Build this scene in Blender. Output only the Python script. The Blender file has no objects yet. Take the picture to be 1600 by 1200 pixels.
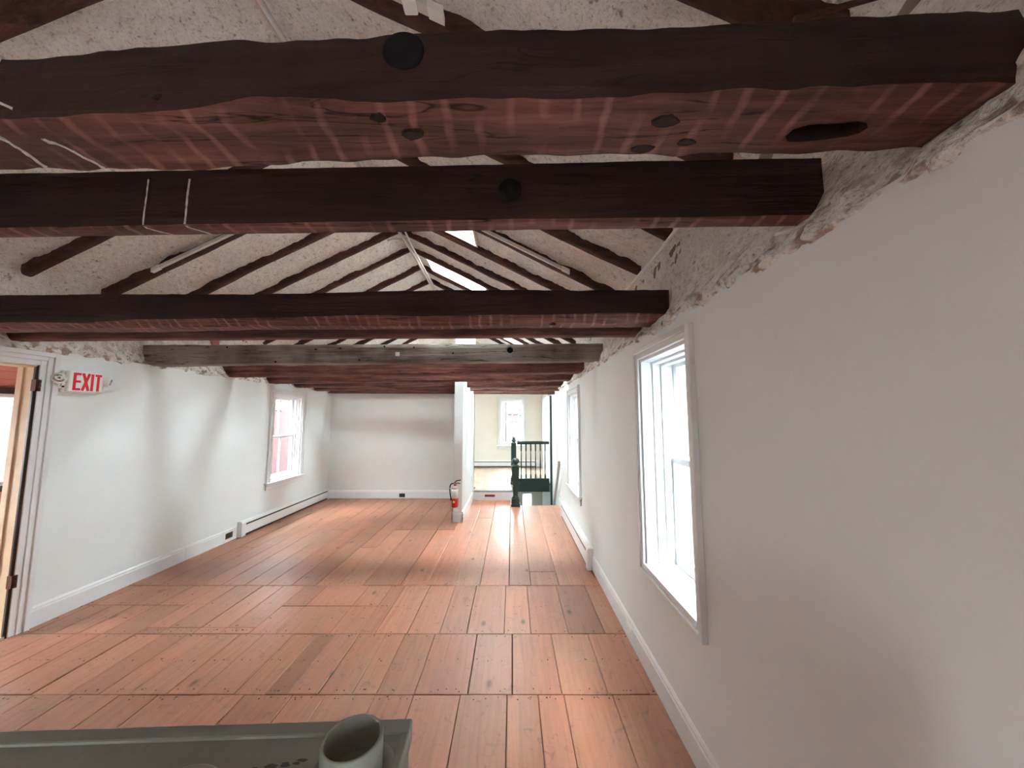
import bpy, bmesh, math, random
from mathutils import Vector, Matrix, noise
random.seed(7)
S = bpy.context.scene
COL = S.collection
R = math.radians
NV = noise.noise

# ------------------------------------------------------------------ room sizes (metres, x right, y along the room, z up)
XR, XL, YB, YF, YE = 0.86, -3.68, 7.30, -2.6, 10.40     # right, left, back wall, wall behind the camera, far end
WT = 2.13                                              # height of the plastered walls
RX, RZ, SL = -1.41, 3.92, 0.51                         # ridge line (underside of rafters) and roof pitch
UP = 0.19                                              # floor of the far room


# ------------------------------------------------------------------ materials
def mat(name):
    m = bpy.data.materials.new(name); m.use_nodes = True
    nt = m.node_tree
    return m, nt, nt.nodes['Principled BSDF']


def N(nt, kind, **kw):
    n = nt.nodes.new(kind)
    for k, v in kw.items():
        if k.startswith('i_'):
            key = k[2:]
            n.inputs[int(key) if key.isdigit() else key.replace('_', ' ')].default_value = v
        else:
            setattr(n, k, v)
    return n


def L(nt, a, b): nt.links.new(a, b)


def coords(nt, scale=(1, 1, 1), kind='Object'):
    tc = N(nt, 'ShaderNodeTexCoord'); mp = N(nt, 'ShaderNodeMapping')
    mp.inputs['Scale'].default_value = scale
    L(nt, tc.outputs[kind], mp.inputs['Vector'])
    return mp.outputs['Vector']


def ramp(nt, fac, stops):
    r = N(nt, 'ShaderNodeValToRGB')
    e = r.color_ramp.elements
    while len(e) < len(stops): e.new(0.5)
    for k, (p, c) in enumerate(stops):
        e[k].position = p; e[k].color = (c[0], c[1], c[2], 1) if len(c) == 3 else c
    L(nt, fac, r.inputs['Fac'])
    return r.outputs['Color']


def mixc(nt, fac, a, b, blend='MIX'):
    m = N(nt, 'ShaderNodeMix', data_type='RGBA', blend_type=blend)
    for k, v in ((0, fac), (6, a), (7, b)):
        if hasattr(v, 'is_output'): L(nt, v, m.inputs[k])
        else: m.inputs[k].default_value = v if not isinstance(v, tuple) or len(v) == 4 else (*v, 1)
    return m.outputs[2]


def bump(nt, b, h, strength, dist, prev=None):
    n = N(nt, 'ShaderNodeBump'); n.inputs['Strength'].default_value = strength; n.inputs['Distance'].default_value = dist
    L(nt, h, n.inputs['Height'])
    if prev: L(nt, prev, n.inputs['Normal'])
    L(nt, n.outputs['Normal'], b.inputs['Normal'])
    return n.outputs['Normal']


def plain(name, col, rough=0.5, metal=0.0, var=0.06, scale=9.0, bmp=0.0, bscale=60):
    m, nt, b = mat(name)
    v = coords(nt)
    t = N(nt, 'ShaderNodeTexNoise', i_Scale=scale, i_Detail=5.0)
    L(nt, v, t.inputs['Vector'])
    lo = tuple(c * (1 - var) for c in col); hi = tuple(min(1, c * (1 + var)) for c in col)
    L(nt, ramp(nt, t.outputs['Fac'], [(0.3, lo), (0.7, hi)]), b.inputs['Base Color'])
    b.inputs['Roughness'].default_value = rough; b.inputs['Metallic'].default_value = metal
    if bmp:
        t2 = N(nt, 'ShaderNodeTexNoise', i_Scale=bscale, i_Detail=4.0); L(nt, v, t2.inputs['Vector'])
        bump(nt, b, t2.outputs['Fac'], bmp, 0.01)
    return m


def timber(name, dark, mid, light, axis='x', rough=0.7, bmp=0.5, gray=None, hew=0.0, crack=0.5):
    """old wood: grain along an axis, cracks, patches; hew adds slanting axe marks"""
    m, nt, b = mat(name)
    st = {'x': (1.2, 22, 22), 'y': (22, 1.2, 22), 'z': (22, 22, 1.2)}[axis]
    v = coords(nt, st); v0 = coords(nt)
    g = N(nt, 'ShaderNodeTexNoise', i_Scale=1.6, i_Detail=8.0, i_Roughness=0.65, i_Distortion=0.4); L(nt, v, g.inputs['Vector'])
    p = N(nt, 'ShaderNodeTexNoise', i_Scale=2.4, i_Detail=4.0); L(nt, v0, p.inputs['Vector'])
    c = ramp(nt, g.outputs['Fac'], [(0.3, dark), (0.52, mid), (0.75, light)])
    pm = ramp(nt, p.outputs['Fac'], [(0.35, (0.62, 0.6, 0.6)), (0.7, (1.25, 1.2, 1.18))])
    c = mixc(nt, 1.0, c, pm, 'MULTIPLY')
    if gray:
        p2 = N(nt, 'ShaderNodeTexNoise', i_Scale=1.3, i_Detail=5.0); L(nt, v0, p2.inputs['Vector'])
        c = mixc(nt, ramp(nt, p2.outputs['Fac'], [(0.42, (0, 0, 0)), (0.6, (1, 1, 1))]), c, gray)
    crk = N(nt, 'ShaderNodeTexNoise', i_Scale=0.9, i_Detail=3.0, i_Distortion=0.8); L(nt, v, crk.inputs['Vector'])
    ck = ramp(nt, crk.outputs['Fac'], [(0.485, (1, 1, 1)), (0.5, (0.12, 0.1, 0.1)), (0.515, (1, 1, 1))])
    pz = N(nt, 'ShaderNodeTexNoise', i_Scale=1.1, i_Detail=2.0); L(nt, v0, pz.inputs['Vector'])
    c = mixc(nt, ramp(nt, pz.outputs['Fac'], [(crack, (0, 0, 0)), (crack + 0.1, (1, 1, 1))]), c, mixc(nt, 1.0, c, ck, 'MULTIPLY'))
    if hew:
        w = N(nt, 'ShaderNodeTexWave', i_Scale=5.0, i_Distortion=3.0, i_Detail=3.0)
        w.inputs['Detail Scale'].default_value = 1.4
        vv = coords(nt, (1.0, 0.75, 0.3)); L(nt, vv, w.inputs['Vector'])
        hm = N(nt, 'ShaderNodeTexNoise', i_Scale=7.0, i_Detail=3.0); L(nt, v0, hm.inputs['Vector'])
        wm = N(nt, 'ShaderNodeMath', operation='MULTIPLY')
        L(nt, ramp(nt, w.outputs['Fac'], [(0.72, (0, 0, 0)), (0.98, (hew, hew, hew))]), wm.inputs[0]); L(nt, ramp(nt, hm.outputs['Fac'], [(0.42, (0, 0, 0)), (0.6, (1, 1, 1))]), wm.inputs[1])
        c = mixc(nt, wm.outputs[0], c, (min(1, light[0] * 1.9), light[1] * 2.0, light[2] * 2.1))
    L(nt, c, b.inputs['Base Color'])
    b.inputs['Roughness'].default_value = rough; b.inputs['Specular IOR Level'].default_value = 0.25
    n1 = bump(nt, b, g.outputs['Fac'], bmp, 0.02)
    n2 = bump(nt, b, p.outputs['Fac'], 0.3, 0.02, n1)
    bump(nt, b, crk.outputs['Fac'], 0.25, 0.02, n2)
    return m


def foam_material():
    m, nt, b = mat('spray_foam')
    v = coords(nt)
    a = N(nt, 'ShaderNodeTexNoise', i_Scale=26.0, i_Detail=6.0, i_Roughness=0.6); L(nt, v, a.inputs['Vector'])
    d = N(nt, 'ShaderNodeTexNoise', i_Scale=2.6, i_Detail=4.0); L(nt, v, d.inputs['Vector'])
    c = ramp(nt, a.outputs['Fac'], [(0.3, (0.36, 0.32, 0.27)), (0.39, (0.82, 0.80, 0.745)), (0.56, (0.91, 0.895, 0.85))])
    c = mixc(nt, ramp(nt, d.outputs['Fac'], [(0.45, (0, 0, 0)), (0.76, (0.5, 0.5, 0.5))]), c, (0.64, 0.57, 0.48))
    fg = N(nt, 'ShaderNodeTexNoise', i_Scale=75.0, i_Detail=4.0, i_Roughness=0.7); L(nt, v, fg.inputs['Vector'])
    c = mixc(nt, 1.0, c, ramp(nt, fg.outputs['Fac'], [(0.34, (0.6, 0.58, 0.55)), (0.43, (1, 1, 1)), (0.66, (1.06, 1.06, 1.06))]), 'MULTIPLY')  # finer dark pits, grain shading put into the foam colour
    # brown scorched crumbs where the foam meets the wall head
    at = N(nt, 'ShaderNodeAttribute', attribute_name='crust')
    e = N(nt, 'ShaderNodeTexNoise', i_Scale=17.0, i_Detail=5.0); L(nt, v, e.inputs['Vector'])
    mm = N(nt, 'ShaderNodeMath', operation='MULTIPLY'); L(nt, at.outputs['Fac'], mm.inputs[0])
    L(nt, ramp(nt, e.outputs['Fac'], [(0.50, (0, 0, 0)), (0.60, (0.85, 0.85, 0.85))]), mm.inputs[1])
    c = mixc(nt, mm.outputs[0], c, (0.36, 0.22, 0.15))
    L(nt, c, b.inputs['Base Color'])
    b.inputs['Roughness'].default_value = 0.85
    n1 = bump(nt, b, a.outputs['Fac'], 1.0, 0.035)
    f = N(nt, 'ShaderNodeTexVoronoi', i_Scale=60.0); L(nt, v, f.inputs['Vector'])
    bump(nt, b, f.outputs['Distance'], 0.35, 0.01, n1)
    return m


def floor_material(name, base, rough=0.3, worn=1.0):
    m, nt, b = mat(name)
    at = N(nt, 'ShaderNodeAttribute', attribute_name='tint')
    sp = N(nt, 'ShaderNodeSeparateColor'); L(nt, at.outputs['Color'], sp.inputs['Color'])
    tc = N(nt, 'ShaderNodeTexCoord')
    cx = N(nt, 'ShaderNodeCombineXYZ')
    mu = N(nt, 'ShaderNodeMath', operation='MULTIPLY', i_1=37.0); L(nt, sp.outputs['Blue'], mu.inputs[0])
    L(nt, mu.outputs[0], cx.inputs['X']); L(nt, mu.outputs[0], cx.inputs['Y'])
    ad = N(nt, 'ShaderNodeVectorMath', operation='ADD'); L(nt, tc.outputs['Object'], ad.inputs[0]); L(nt, cx.outputs[0], ad.inputs[1])
    mp = N(nt, 'ShaderNodeMapping'); mp.inputs['Scale'].default_value = (26, 1.3, 1); L(nt, ad.outputs[0], mp.inputs['Vector'])
    g = N(nt, 'ShaderNodeTexNoise', i_Scale=1.3, i_Detail=8.0, i_Roughness=0.62, i_Distortion=0.9); L(nt, mp.outputs[0], g.inputs['Vector'])
    d, md, l = (tuple(c * k for c in base) for k in (0.74, 1.0, 1.16))
    c = ramp(nt, g.outputs['Fac'], [(0.3, d), (0.5, md), (0.74, l)])
    # big patches of wear, with a greyish reflected sheen painted in
    p = N(nt, 'ShaderNodeTexNoise', i_Scale=1.7, i_Detail=6.0, i_Roughness=0.6); L(nt, tc.outputs['Object'], p.inputs['Vector'])
    c = mixc(nt, ramp(nt, p.outputs['Fac'], [(0.40, (0, 0, 0)), (0.72, (0.6, 0.6, 0.6))]), c, (0.33, 0.19, 0.135))
    # knots
    mk = N(nt, 'ShaderNodeMapping'); mk.inputs['Scale'].default_value = (1.9, 0.95, 1); L(nt, ad.outputs[0], mk.inputs['Vector'])
    k = N(nt, 'ShaderNodeTexVoronoi', voronoi_dimensions='2D', i_Scale=1.0); L(nt, mk.outputs[0], k.inputs['Vector'])
    kn = ramp(nt, k.outputs['Distance'], [(0.014, (0.85 * worn,) * 3), (0.046, (0, 0, 0))])
    c = mixc(nt, kn, c, (0.085, 0.035, 0.02))
    # scuffs
    sc = N(nt, 'ShaderNodeTexNoise', i_Scale=14.0, i_Detail=6.0, i_Roughness=0.7, i_Distortion=1.2); L(nt, tc.outputs['Object'], sc.inputs['Vector'])
    c = mixc(nt, ramp(nt, sc.outputs['Fac'], [(0.57, (0, 0, 0)), (0.68, (0.65 * worn,) * 3)]), c, (0.16, 0.072, 0.05))
    # board to board tone
    br = N(nt, 'ShaderNodeCombineColor')
    L(nt, sp.outputs['Red'], br.inputs[0]); L(nt, sp.outputs['Green'], br.inputs[1]); L(nt, sp.outputs['Green'], br.inputs[2])
    c = mixc(nt, 1.0, c, br.outputs[0], 'MULTIPLY')
    L(nt, c, b.inputs['Base Color'])
    L(nt, ramp(nt, p.outputs['Fac'], [(0.35, (rough,) * 3), (0.7, (rough + 0.16,) * 3)]), b.inputs['Roughness'])
    b.inputs['Coat Weight'].default_value = 0.12; b.inputs['Coat Roughness'].default_value = 0.22
    n1 = bump(nt, b, g.outputs['Fac'], 0.10, 0.01)
    bump(nt, b, p.outputs['Fac'], 0.25, 0.02, n1)
    return m


def glass_material():
    m = bpy.data.materials.new('window_glass'); m.use_nodes = True
    nt = m.node_tree; nt.nodes.clear()
    o = N(nt, 'ShaderNodeOutputMaterial'); t = N(nt, 'ShaderNodeBsdfTransparent'); g = N(nt, 'ShaderNodeBsdfGlossy')
    t.inputs['Color'].default_value = (0.94, 0.965, 0.96, 1); g.inputs['Roughness'].default_value = 0.02
    f = N(nt, 'ShaderNodeLayerWeight', i_Blend=0.5); mx = N(nt, 'ShaderNodeMixShader')
    pw = N(nt, 'ShaderNodeMath', operation='POWER', i_1=4.0); L(nt, f.outputs['Facing'], pw.inputs[0])
    ml = N(nt, 'ShaderNodeMath', operation='MULTIPLY_ADD', i_1=0.15, i_2=0.03); L(nt, pw.outputs[0], ml.inputs[0])
    L(nt, ml.outputs[0], mx.inputs[0]); L(nt, t.outputs[0], mx.inputs[1]); L(nt, g.outputs[0], mx.inputs[2])
    L(nt, mx.outputs[0], o.inputs['Surface'])
    return m


def striped(name, a, b_, per, axis='Z', rough=0.7, width=0.08):
    """clapboards: lap shadows come from the geometry bump, a thin joint line is paint"""
    m, nt, b = mat(name)
    v = coords(nt)
    w = N(nt, 'ShaderNodeTexWave', bands_direction=axis, wave_profile='SAW', i_Scale=1.0 / per / 3.1416 * 0.5 * 3.1416 / 3.1416 * 3.1416)
    L(nt, v, w.inputs['Vector'])
    t = N(nt, 'ShaderNodeTexNoise', i_Scale=5.0, i_Detail=5.0); L(nt, v, t.inputs['Vector'])
    c = ramp(nt, t.outputs['Fac'], [(0.3, a), (0.7, b_)])
    c = mixc(nt, ramp(nt, w.outputs['Fac'], [(1 - width, (0, 0, 0)), (1 - width + 0.02, (0.5, 0.5, 0.5))]), c, tuple(x * 0.4 for x in a))
    L(nt, c, b.inputs['Base Color']); b.inputs['Roughness'].default_value = rough
    bump(nt, b, w.outputs['Fac'], 0.6, 0.02)
    return m


M = {}
M['wall'] = plain('wall_paint', (0.778, 0.81, 0.797), 0.6, var=0.02, scale=1.6, bmp=0.06, bscale=5)
M['far_wall'] = plain('cream_wall_paint', (0.79, 0.75, 0.68), 0.65, var=0.03, scale=2, bmp=0.06, bscale=8)
M['trim'] = plain('white_trim_paint', (0.76, 0.765, 0.765), 0.35, var=0.02, scale=4, bmp=0.04, bscale=18)
M['foam'] = foam_material()
M['floor'] = floor_material('pine_floor_boards', (0.375, 0.145, 0.077), 0.36)
M['floor2'] = floor_material('light_floor_boards', (0.37, 0.285, 0.205), 0.3, 0.0)
M['gap'] = plain('dark_floor_gap', (0.03, 0.015, 0.01), 0.9)
DK = ((0.014, 0.0055, 0.0055), (0.034, 0.012, 0.011), (0.060, 0.023, 0.019))
RD = ((0.075, 0.030, 0.022), (0.165, 0.070, 0.052), (0.28, 0.135, 0.103))
M['beam'] = timber('dark_stained_beam', *DK)
M['hewn'] = timber('hewn_red_beam', *RD, bmp=1.0, hew=0.4, crack=0.38)
M['redwood'] = timber('reddish_beam', (0.065, 0.026, 0.019), (0.175, 0.070, 0.05), (0.32, 0.15, 0.11), bmp=1.0, crack=0.4)
M['gray'] = timber('weathered_gray_beam', (0.07, 0.045, 0.036), (0.17, 0.125, 0.10), (0.32, 0.26, 0.215), bmp=0.9, gray=(0.30, 0.255, 0.22), crack=0.4)
M['brown'] = timber('brown_beam', (0.05, 0.02, 0.015), (0.125, 0.05, 0.037), (0.22, 0.10, 0.072), bmp=0.8)
M['rafter'] = timber('rafter_wood', (0.034, 0.014, 0.011), (0.078, 0.030, 0.023), (0.14, 0.056, 0.042))
M['knot'] = plain('knot_wood', (0.025, 0.011, 0.009), 0.95, var=0.5, scale=70, bmp=0.6, bscale=120)
M['oldwood'] = plain('raw_tan_wood', (0.62, 0.47, 0.31), 0.6, var=0.1, scale=6, bmp=0.05)
M['black'] = plain('black_iron', (0.010, 0.009, 0.010), 0.85, bmp=0.2)
M['black'].node_tree.nodes['Principled BSDF'].inputs['Specular IOR Level'].default_value = 0.15
M['chalk'] = plain('dried_white_paint', (0.62, 0.58, 0.56), 0.9, var=0.3, scale=60)
M['green'] = plain('dark_green_paint', (0.012, 0.028, 0.022), 0.33, var=0.2)
M['white'] = plain('white_enamel', (0.82, 0.82, 0.80), 0.3, var=0.02)
M['white_plastic'] = plain('white_plastic', (0.85, 0.84, 0.80), 0.35, var=0.02)
M['red'] = plain('red_paint', (0.50, 0.012, 0.016), 0.3)
M['redletter'] = plain('red_letters', (0.80, 0.015, 0.035), 0.4, var=0.03)
M['chrome'] = plain('bright_metal', (0.62, 0.62, 0.63), 0.22, 1.0)
M['dark'] = plain('dark_plastic', (0.025, 0.02, 0.018), 0.45)
M['brownplastic'] = plain('brown_plastic', (0.05, 0.026, 0.02), 0.4)
M['greybox'] = plain('grey_painted_metal', (0.20, 0.195, 0.165), 0.5, var=0.06, scale=5, bmp=0.08, bscale=90)
M['smear'] = plain('grime', (0.07, 0.062, 0.05), 0.8, var=0.3, scale=40)
M['pipe'] = plain('conduit_grey', (0.56, 0.53, 0.49), 0.45, var=0.08)
M['track'] = plain('track_white', (0.66, 0.63, 0.57), 0.4, var=0.06)
M['hinge'] = plain('rusty_hinge', (0.10, 0.03, 0.022), 0.6, 0.3, var=0.3, scale=60)
M['pink'] = striped('pink_boards', (0.42, 0.17, 0.13), (0.50, 0.22, 0.17), 0.14)
M['redclap'] = striped('red_clapboard', (0.066, 0.013, 0.013), (0.08, 0.016, 0.016), 0.11)
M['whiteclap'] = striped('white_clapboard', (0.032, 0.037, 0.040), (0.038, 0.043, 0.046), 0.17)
M['siding'] = striped('pale_siding', (0.19, 0.20, 0.205), (0.22, 0.23, 0.235), 0.1)
M['eave'] = plain('brown_eave_wood', (0.026, 0.013, 0.008), 0.7, var=0.25)
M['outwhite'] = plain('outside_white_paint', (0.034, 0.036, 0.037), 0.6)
M['brick'] = plain('pale_brick', (0.030, 0.0115, 0.011), 0.8, var=0.1, scale=6)
M['leaf'] = plain('leaf_green', (0.018, 0.048, 0.024), 0.6, var=0.4, scale=3)
M['bark'] = plain('bark', (0.06, 0.045, 0.035), 0.9)
M['asphalt'] = plain('grey_asphalt', (0.028, 0.03, 0.033), 0.9, scale=1)
M['carpaint'] = plain('car_grey', (0.018, 0.021, 0.024), 0.8)
M['glass'] = glass_material()
M['roofing'] = plain('roof_boards', (0.25, 0.2, 0.16), 0.8)


# ------------------------------------------------------------------ mesh building
class MB:
    def __init__(self): self.v = []; self.f = []; self.mi = []; self.m = 0; self.sm = []

    def add(self, vs, fs, smooth=False):
        o = len(self.v)
        self.v += [tuple(p) for p in vs]
        for f in fs: self.f.append(tuple(o + i for i in f)); self.mi.append(self.m); self.sm.append(smooth)

    def box(self, x0, x1, y0, y1, z0, z1):
        x0, x1 = sorted((x0, x1)); y0, y1 = sorted((y0, y1)); z0, z1 = sorted((z0, z1))
        self.add([(x0, y0, z0), (x1, y0, z0), (x1, y1, z0), (x0, y1, z0), (x0, y0, z1), (x1, y0, z1), (x1, y1, z1), (x0, y1, z1)],
                 [(3, 2, 1, 0), (4, 5, 6, 7), (0, 1, 5, 4), (1, 2, 6, 5), (2, 3, 7, 6), (3, 0, 4, 7)])

    def hexa(self, p): self.add(p, [(3, 2, 1, 0), (4, 5, 6, 7), (0, 1, 5, 4), (1, 2, 6, 5), (2, 3, 7, 6), (3, 0, 4, 7)])

    def ring(self, x0, x1, z0, z1, w, y0, y1, wb=None, wt=None):
        wb = w if wb is None else wb; wt = w if wt is None else wt
        self.box(x0, x0 + w, y0, y1, z0, z1); self.box(x1 - w, x1, y0, y1, z0, z1)
        if wt: self.box(x0 + w, x1 - w, y0, y1, z1 - wt, z1)
        if wb: self.box(x0 + w, x1 - w, y0, y1, z0, z0 + wb)

    def prism(self, prof, axis, a0, a1):
        """extrude a closed 2-D profile along an axis"""
        n = len(prof)
        P = {'x': lambda p, a: (a, p[0], p[1]), 'y': lambda p, a: (p[0], a, p[1]), 'z': lambda p, a: (p[0], p[1], a)}[axis]
        vs = [P(p, a0) for p in prof] + [P(p, a1) for p in prof]
        self.add(vs, [tuple(range(n - 1, -1, -1)), tuple(range(n, 2 * n))] + [(i, (i + 1) % n, n + (i + 1) % n, n + i) for i in range(n)])

    def lathe(self, prof, c=(0, 0, 0), n=20, axis='z'):
        rows = []
        for r, h in prof:
            row = []
            for k in range(n):
                a = 2 * math.pi * k / n; u, w = r * math.cos(a), r * math.sin(a)
                p = {'z': (u, w, h), 'y': (u, h, w), 'x': (h, u, w)}[axis]
                row.append((c[0] + p[0], c[1] + p[1], c[2] + p[2]))
            rows.append(row)
        vs = [p for r in rows for p in r]; fs = []
        for j in range(len(rows) - 1):
            for k in range(n):
                fs.append((j * n + k, j * n + (k + 1) % n, (j + 1) * n + (k + 1) % n, (j + 1) * n + k))
        fs += [tuple(range(n - 1, -1, -1)), tuple((len(rows) - 1) * n + k for k in range(n))]
        self.add(vs, fs, True)

    def tube(self, path, r, n=8):
        P = [Vector(p) for p in path]; rows = []
        for i, p in enumerate(P):
            t = (P[min(i + 1, len(P) - 1)] - P[max(i - 1, 0)]).normalized()
            u = t.cross(Vector((0, 0, 1)))
            if u.length < 1e-3: u = t.cross(Vector((1, 0, 0)))
            u.normalize(); w = u.cross(t)
            rr = r[i] if isinstance(r, (list, tuple)) else r
            rows.append([p + rr * (math.cos(2 * math.pi * k / n) * u + math.sin(2 * math.pi * k / n) * w) for k in range(n)])
        vs = [q for row in rows for q in row]; fs = []
        for j in range(len(P) - 1):
            for k in range(n): fs.append((j * n + k, (j + 1) * n + k, (j + 1) * n + (k + 1) % n, j * n + (k + 1) % n))
        fs += [tuple(range(n)), tuple((len(P) - 1) * n + k for k in range(n - 1, -1, -1))]
        self.add(vs, fs, True)

    def build(self, name, mats, parent=None, bevel=0.0, seg=2, merge=True):
        me = bpy.data.meshes.new(name); me.from_pydata(self.v, [], self.f)
        for m in (mats if isinstance(mats, list) else [mats]): me.materials.append(m)
        for p, k, s in zip(me.polygons, self.mi, self.sm): p.material_index = k; p.use_smooth = s
        bm = bmesh.new(); bm.from_mesh(me)
        bmesh.ops.recalc_face_normals(bm, faces=bm.faces)
        bm.to_mesh(me); bm.free(); me.update()
        o = bpy.data.objects.new(name, me); COL.objects.link(o)
        if parent: o.parent = parent
        if bevel:
            b = o.modifiers.new('edge', 'BEVEL'); b.width = bevel; b.segments = seg; b.limit_method = 'ANGLE'; b.angle_limit = R(40)
        return o


def tag(o, label=None, cat=None, group=None, kind=None):
    if label: o['label'] = label
    if cat: o['category'] = cat
    if group: o['group'] = group
    if kind: o['kind'] = kind
    return o


def empty(name, loc=(0, 0, 0), rz=0.0, **kw):
    o = bpy.data.objects.new(name, None); COL.objects.link(o)
    o.location = loc; o.rotation_euler = (0, 0, rz); o.empty_display_size = 0.1
    return tag(o, **kw)


def copy_tree(o, parent=None):
    c = o.copy(); COL.objects.link(c)
    if parent: c.parent = parent
    for ch in list(o.children): copy_tree(ch, c)
    return c


def struct(o): o['kind'] = 'structure'; return o


def bez(a, b, c, d, n=12):
    a, b, c, d = map(Vector, (a, b, c, d)); out = []
    for i in range(n + 1):
        t = i / n; s = 1 - t
        out.append(a * s ** 3 + b * 3 * s * s * t + c * 3 * s * t * t + d * t ** 3)
    return out


# ------------------------------------------------------------------ walls with openings
def holed(mb, u0, u1, v0, v1, holes, put):
    us = sorted({u0, u1, *[h[0] for h in holes], *[h[1] for h in holes]}); vs = sorted({v0, v1, *[h[2] for h in holes], *[h[3] for h in holes]})
    us = [u for u in us if u0 <= u <= u1]; vs = [v for v in vs if v0 <= v <= v1]
    for a, b in zip(us, us[1:]):
        run = None
        for c, d in zip(vs, vs[1:]):
            inside = any(h[0] <= (a + b) / 2 <= h[1] and h[2] <= (c + d) / 2 <= h[3] for h in holes)
            if inside:
                if run: put(a, b, run[0], run[1]); run = None
            else: run = (run[0], d) if run else (c, d)
        if run: put(a, b, run[0], run[1])


# window openings: (y0, y1, z0, z1) on the side walls
W1 = (1.73, 2.39, 0.672, 1.985)
W2 = (4.62, 5.38, 0.62, 1.93)
W3 = (5.55, 6.30, 0.62, 1.95)
W4 = (-0.33, 0.34, 0.80, 2.12)
DOOR = (1.82, 2.76, 0.0, 2.0)
BR = (-2.2, -1.2, 0.6, 1.9)      # unseen opening added behind the camera for daylight
FW = []

TH = 0.26
mb = MB(); holed(mb, YF, YE, -2.6, WT, [W1, W2, BR], lambda a, b, c, d: mb.box(XR, XR + TH, a, b, c, d))
struct(mb.build('wall_right', M['wall']))
mb = MB(); holed(mb, YF, YE, -0.3, WT, [W3, DOOR, (-2.0, -1.6, 0.6, 1.9)], lambda a, b, c, d: mb.box(XL - 0.13, XL, a, b, c, d))  # the opening behind the camera is unseen, added for daylight
struct(mb.build('wall_left', M['wall']))
mb = MB(); mb.box(XL, -0.77, YB, YB + 0.12, 0, WT - 0.02); struct(mb.build('wall_back', M['wall']))
mb = MB(); mb.box(-0.91, -0.77, 5.68, YB + 0.12, 0, 3.35); struct(mb.build('wall_partition', M['wall'], bevel=0.006))


def gable(name, y0, y1, holes, m, zlow, zlift=0.02):
    mb = MB()
    holed(mb, XL - 0.2, XR + TH, zlow, WT, holes, lambda a, b, c, d: mb.box(a, b, y0, y1, c, d))
    zt = lambda x: RZ + zlift + 0.1 - SL * abs(x - RX)
    xa, xb = XL - 0.2, XR + 0.2
    pr = [(xa, WT), (xb, WT), (xb, zt(xb)), (RX, zt(RX)), (xa, zt(xa))]
    mb.prism(pr, 'y', y0, y1)
    return struct(mb.build(name, m))


LOWWIN = (0.30, 0.55, -1.5, -0.55)
gable('wall_end', YE, YE + 0.22, [W4, (-2.7, -2.1, 0.9, 2.0)], M['far_wall'], 0.0)  # second opening of the end wall is unseen, added to light the far room
gable('wall_front', YF - 0.2, YF, FW, M['wall'], -0.2)

# ------------------------------------------------------------------ floors
SEAM1, SEAM2, SEAM3 = 2.235, 2.82, 3.59
rows = []


def fill_left(xs, lo, w0, w1):
    out = list(xs); x = xs[0]
    while x > lo:
        x -= random.uniform(w0, w1); out.insert(0, x)
    out[0] = lo
    if len(out) > 2 and out[1] - out[0] < 0.05: out.pop(1)
    return out


row1 = fill_left([-2.54, -2.27, -2.05, -1.80, -1.55, -1.27, -1.08, -0.79, -0.57, -0.30, -0.03, 0.15, 0.30, 0.58], XL, .2, .28) + [XR]
row2 = fill_left([-1.44, -1.30, -1.13, -0.93, -0.79, -0.57, -0.26, 0.0, 0.29, 0.56, 0.80], XL, .17, .27) + [XR]
row3 = fill_left([-1.96, -1.76, -1.36, -1.14, -1.02, -0.78, -0.54, -0.34, -0.06, 0.14, 0.42, 0.69], XL, .17, .25) + [XR]
row4 = fill_left([-1.43, -1.07, -0.82, -0.56, -0.31, -0.03, 0.18, 0.45, 0.70], XL, .19, .26) + [XR]
planks = []
for row, y0, y1 in ((row1, YF, SEAM1), (row2, SEAM1, SEAM2), (row3, SEAM2, SEAM3), (row4, SEAM3, YB)):
    for a, b in zip(row, row[1:]):
        m_ = (a + b) / 2
        if row is row3 and m_ < -2.0: planks.append((a, b, y0, 2.90 if m_ > -2.75 else 3.23)); planks.append((a, b, 2.90 if m_ > -2.75 else 3.23, y1))
        elif row is row3 and m_ < -1.15: planks.append((a, b, y0, 3.215)); planks.append((a, b, 3.215, y1))
        elif row is row4 and 0.18 <= m_ <= 0.45: planks.append((a, b, y0, 3.90)); planks.append((a, b, 3.90, 6.72))
        elif row is row4 and m_ > 0.05: planks.append((a, b, y0, 6.72))
        elif row is row4 and random.random() < 0.55:
            s = random.choice([4.6, 5.3, 5.9]); planks.append((a, b, y0, s)); planks.append((a, b, s, y1))
        else: planks.append((a, b, y0, y1))


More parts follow.
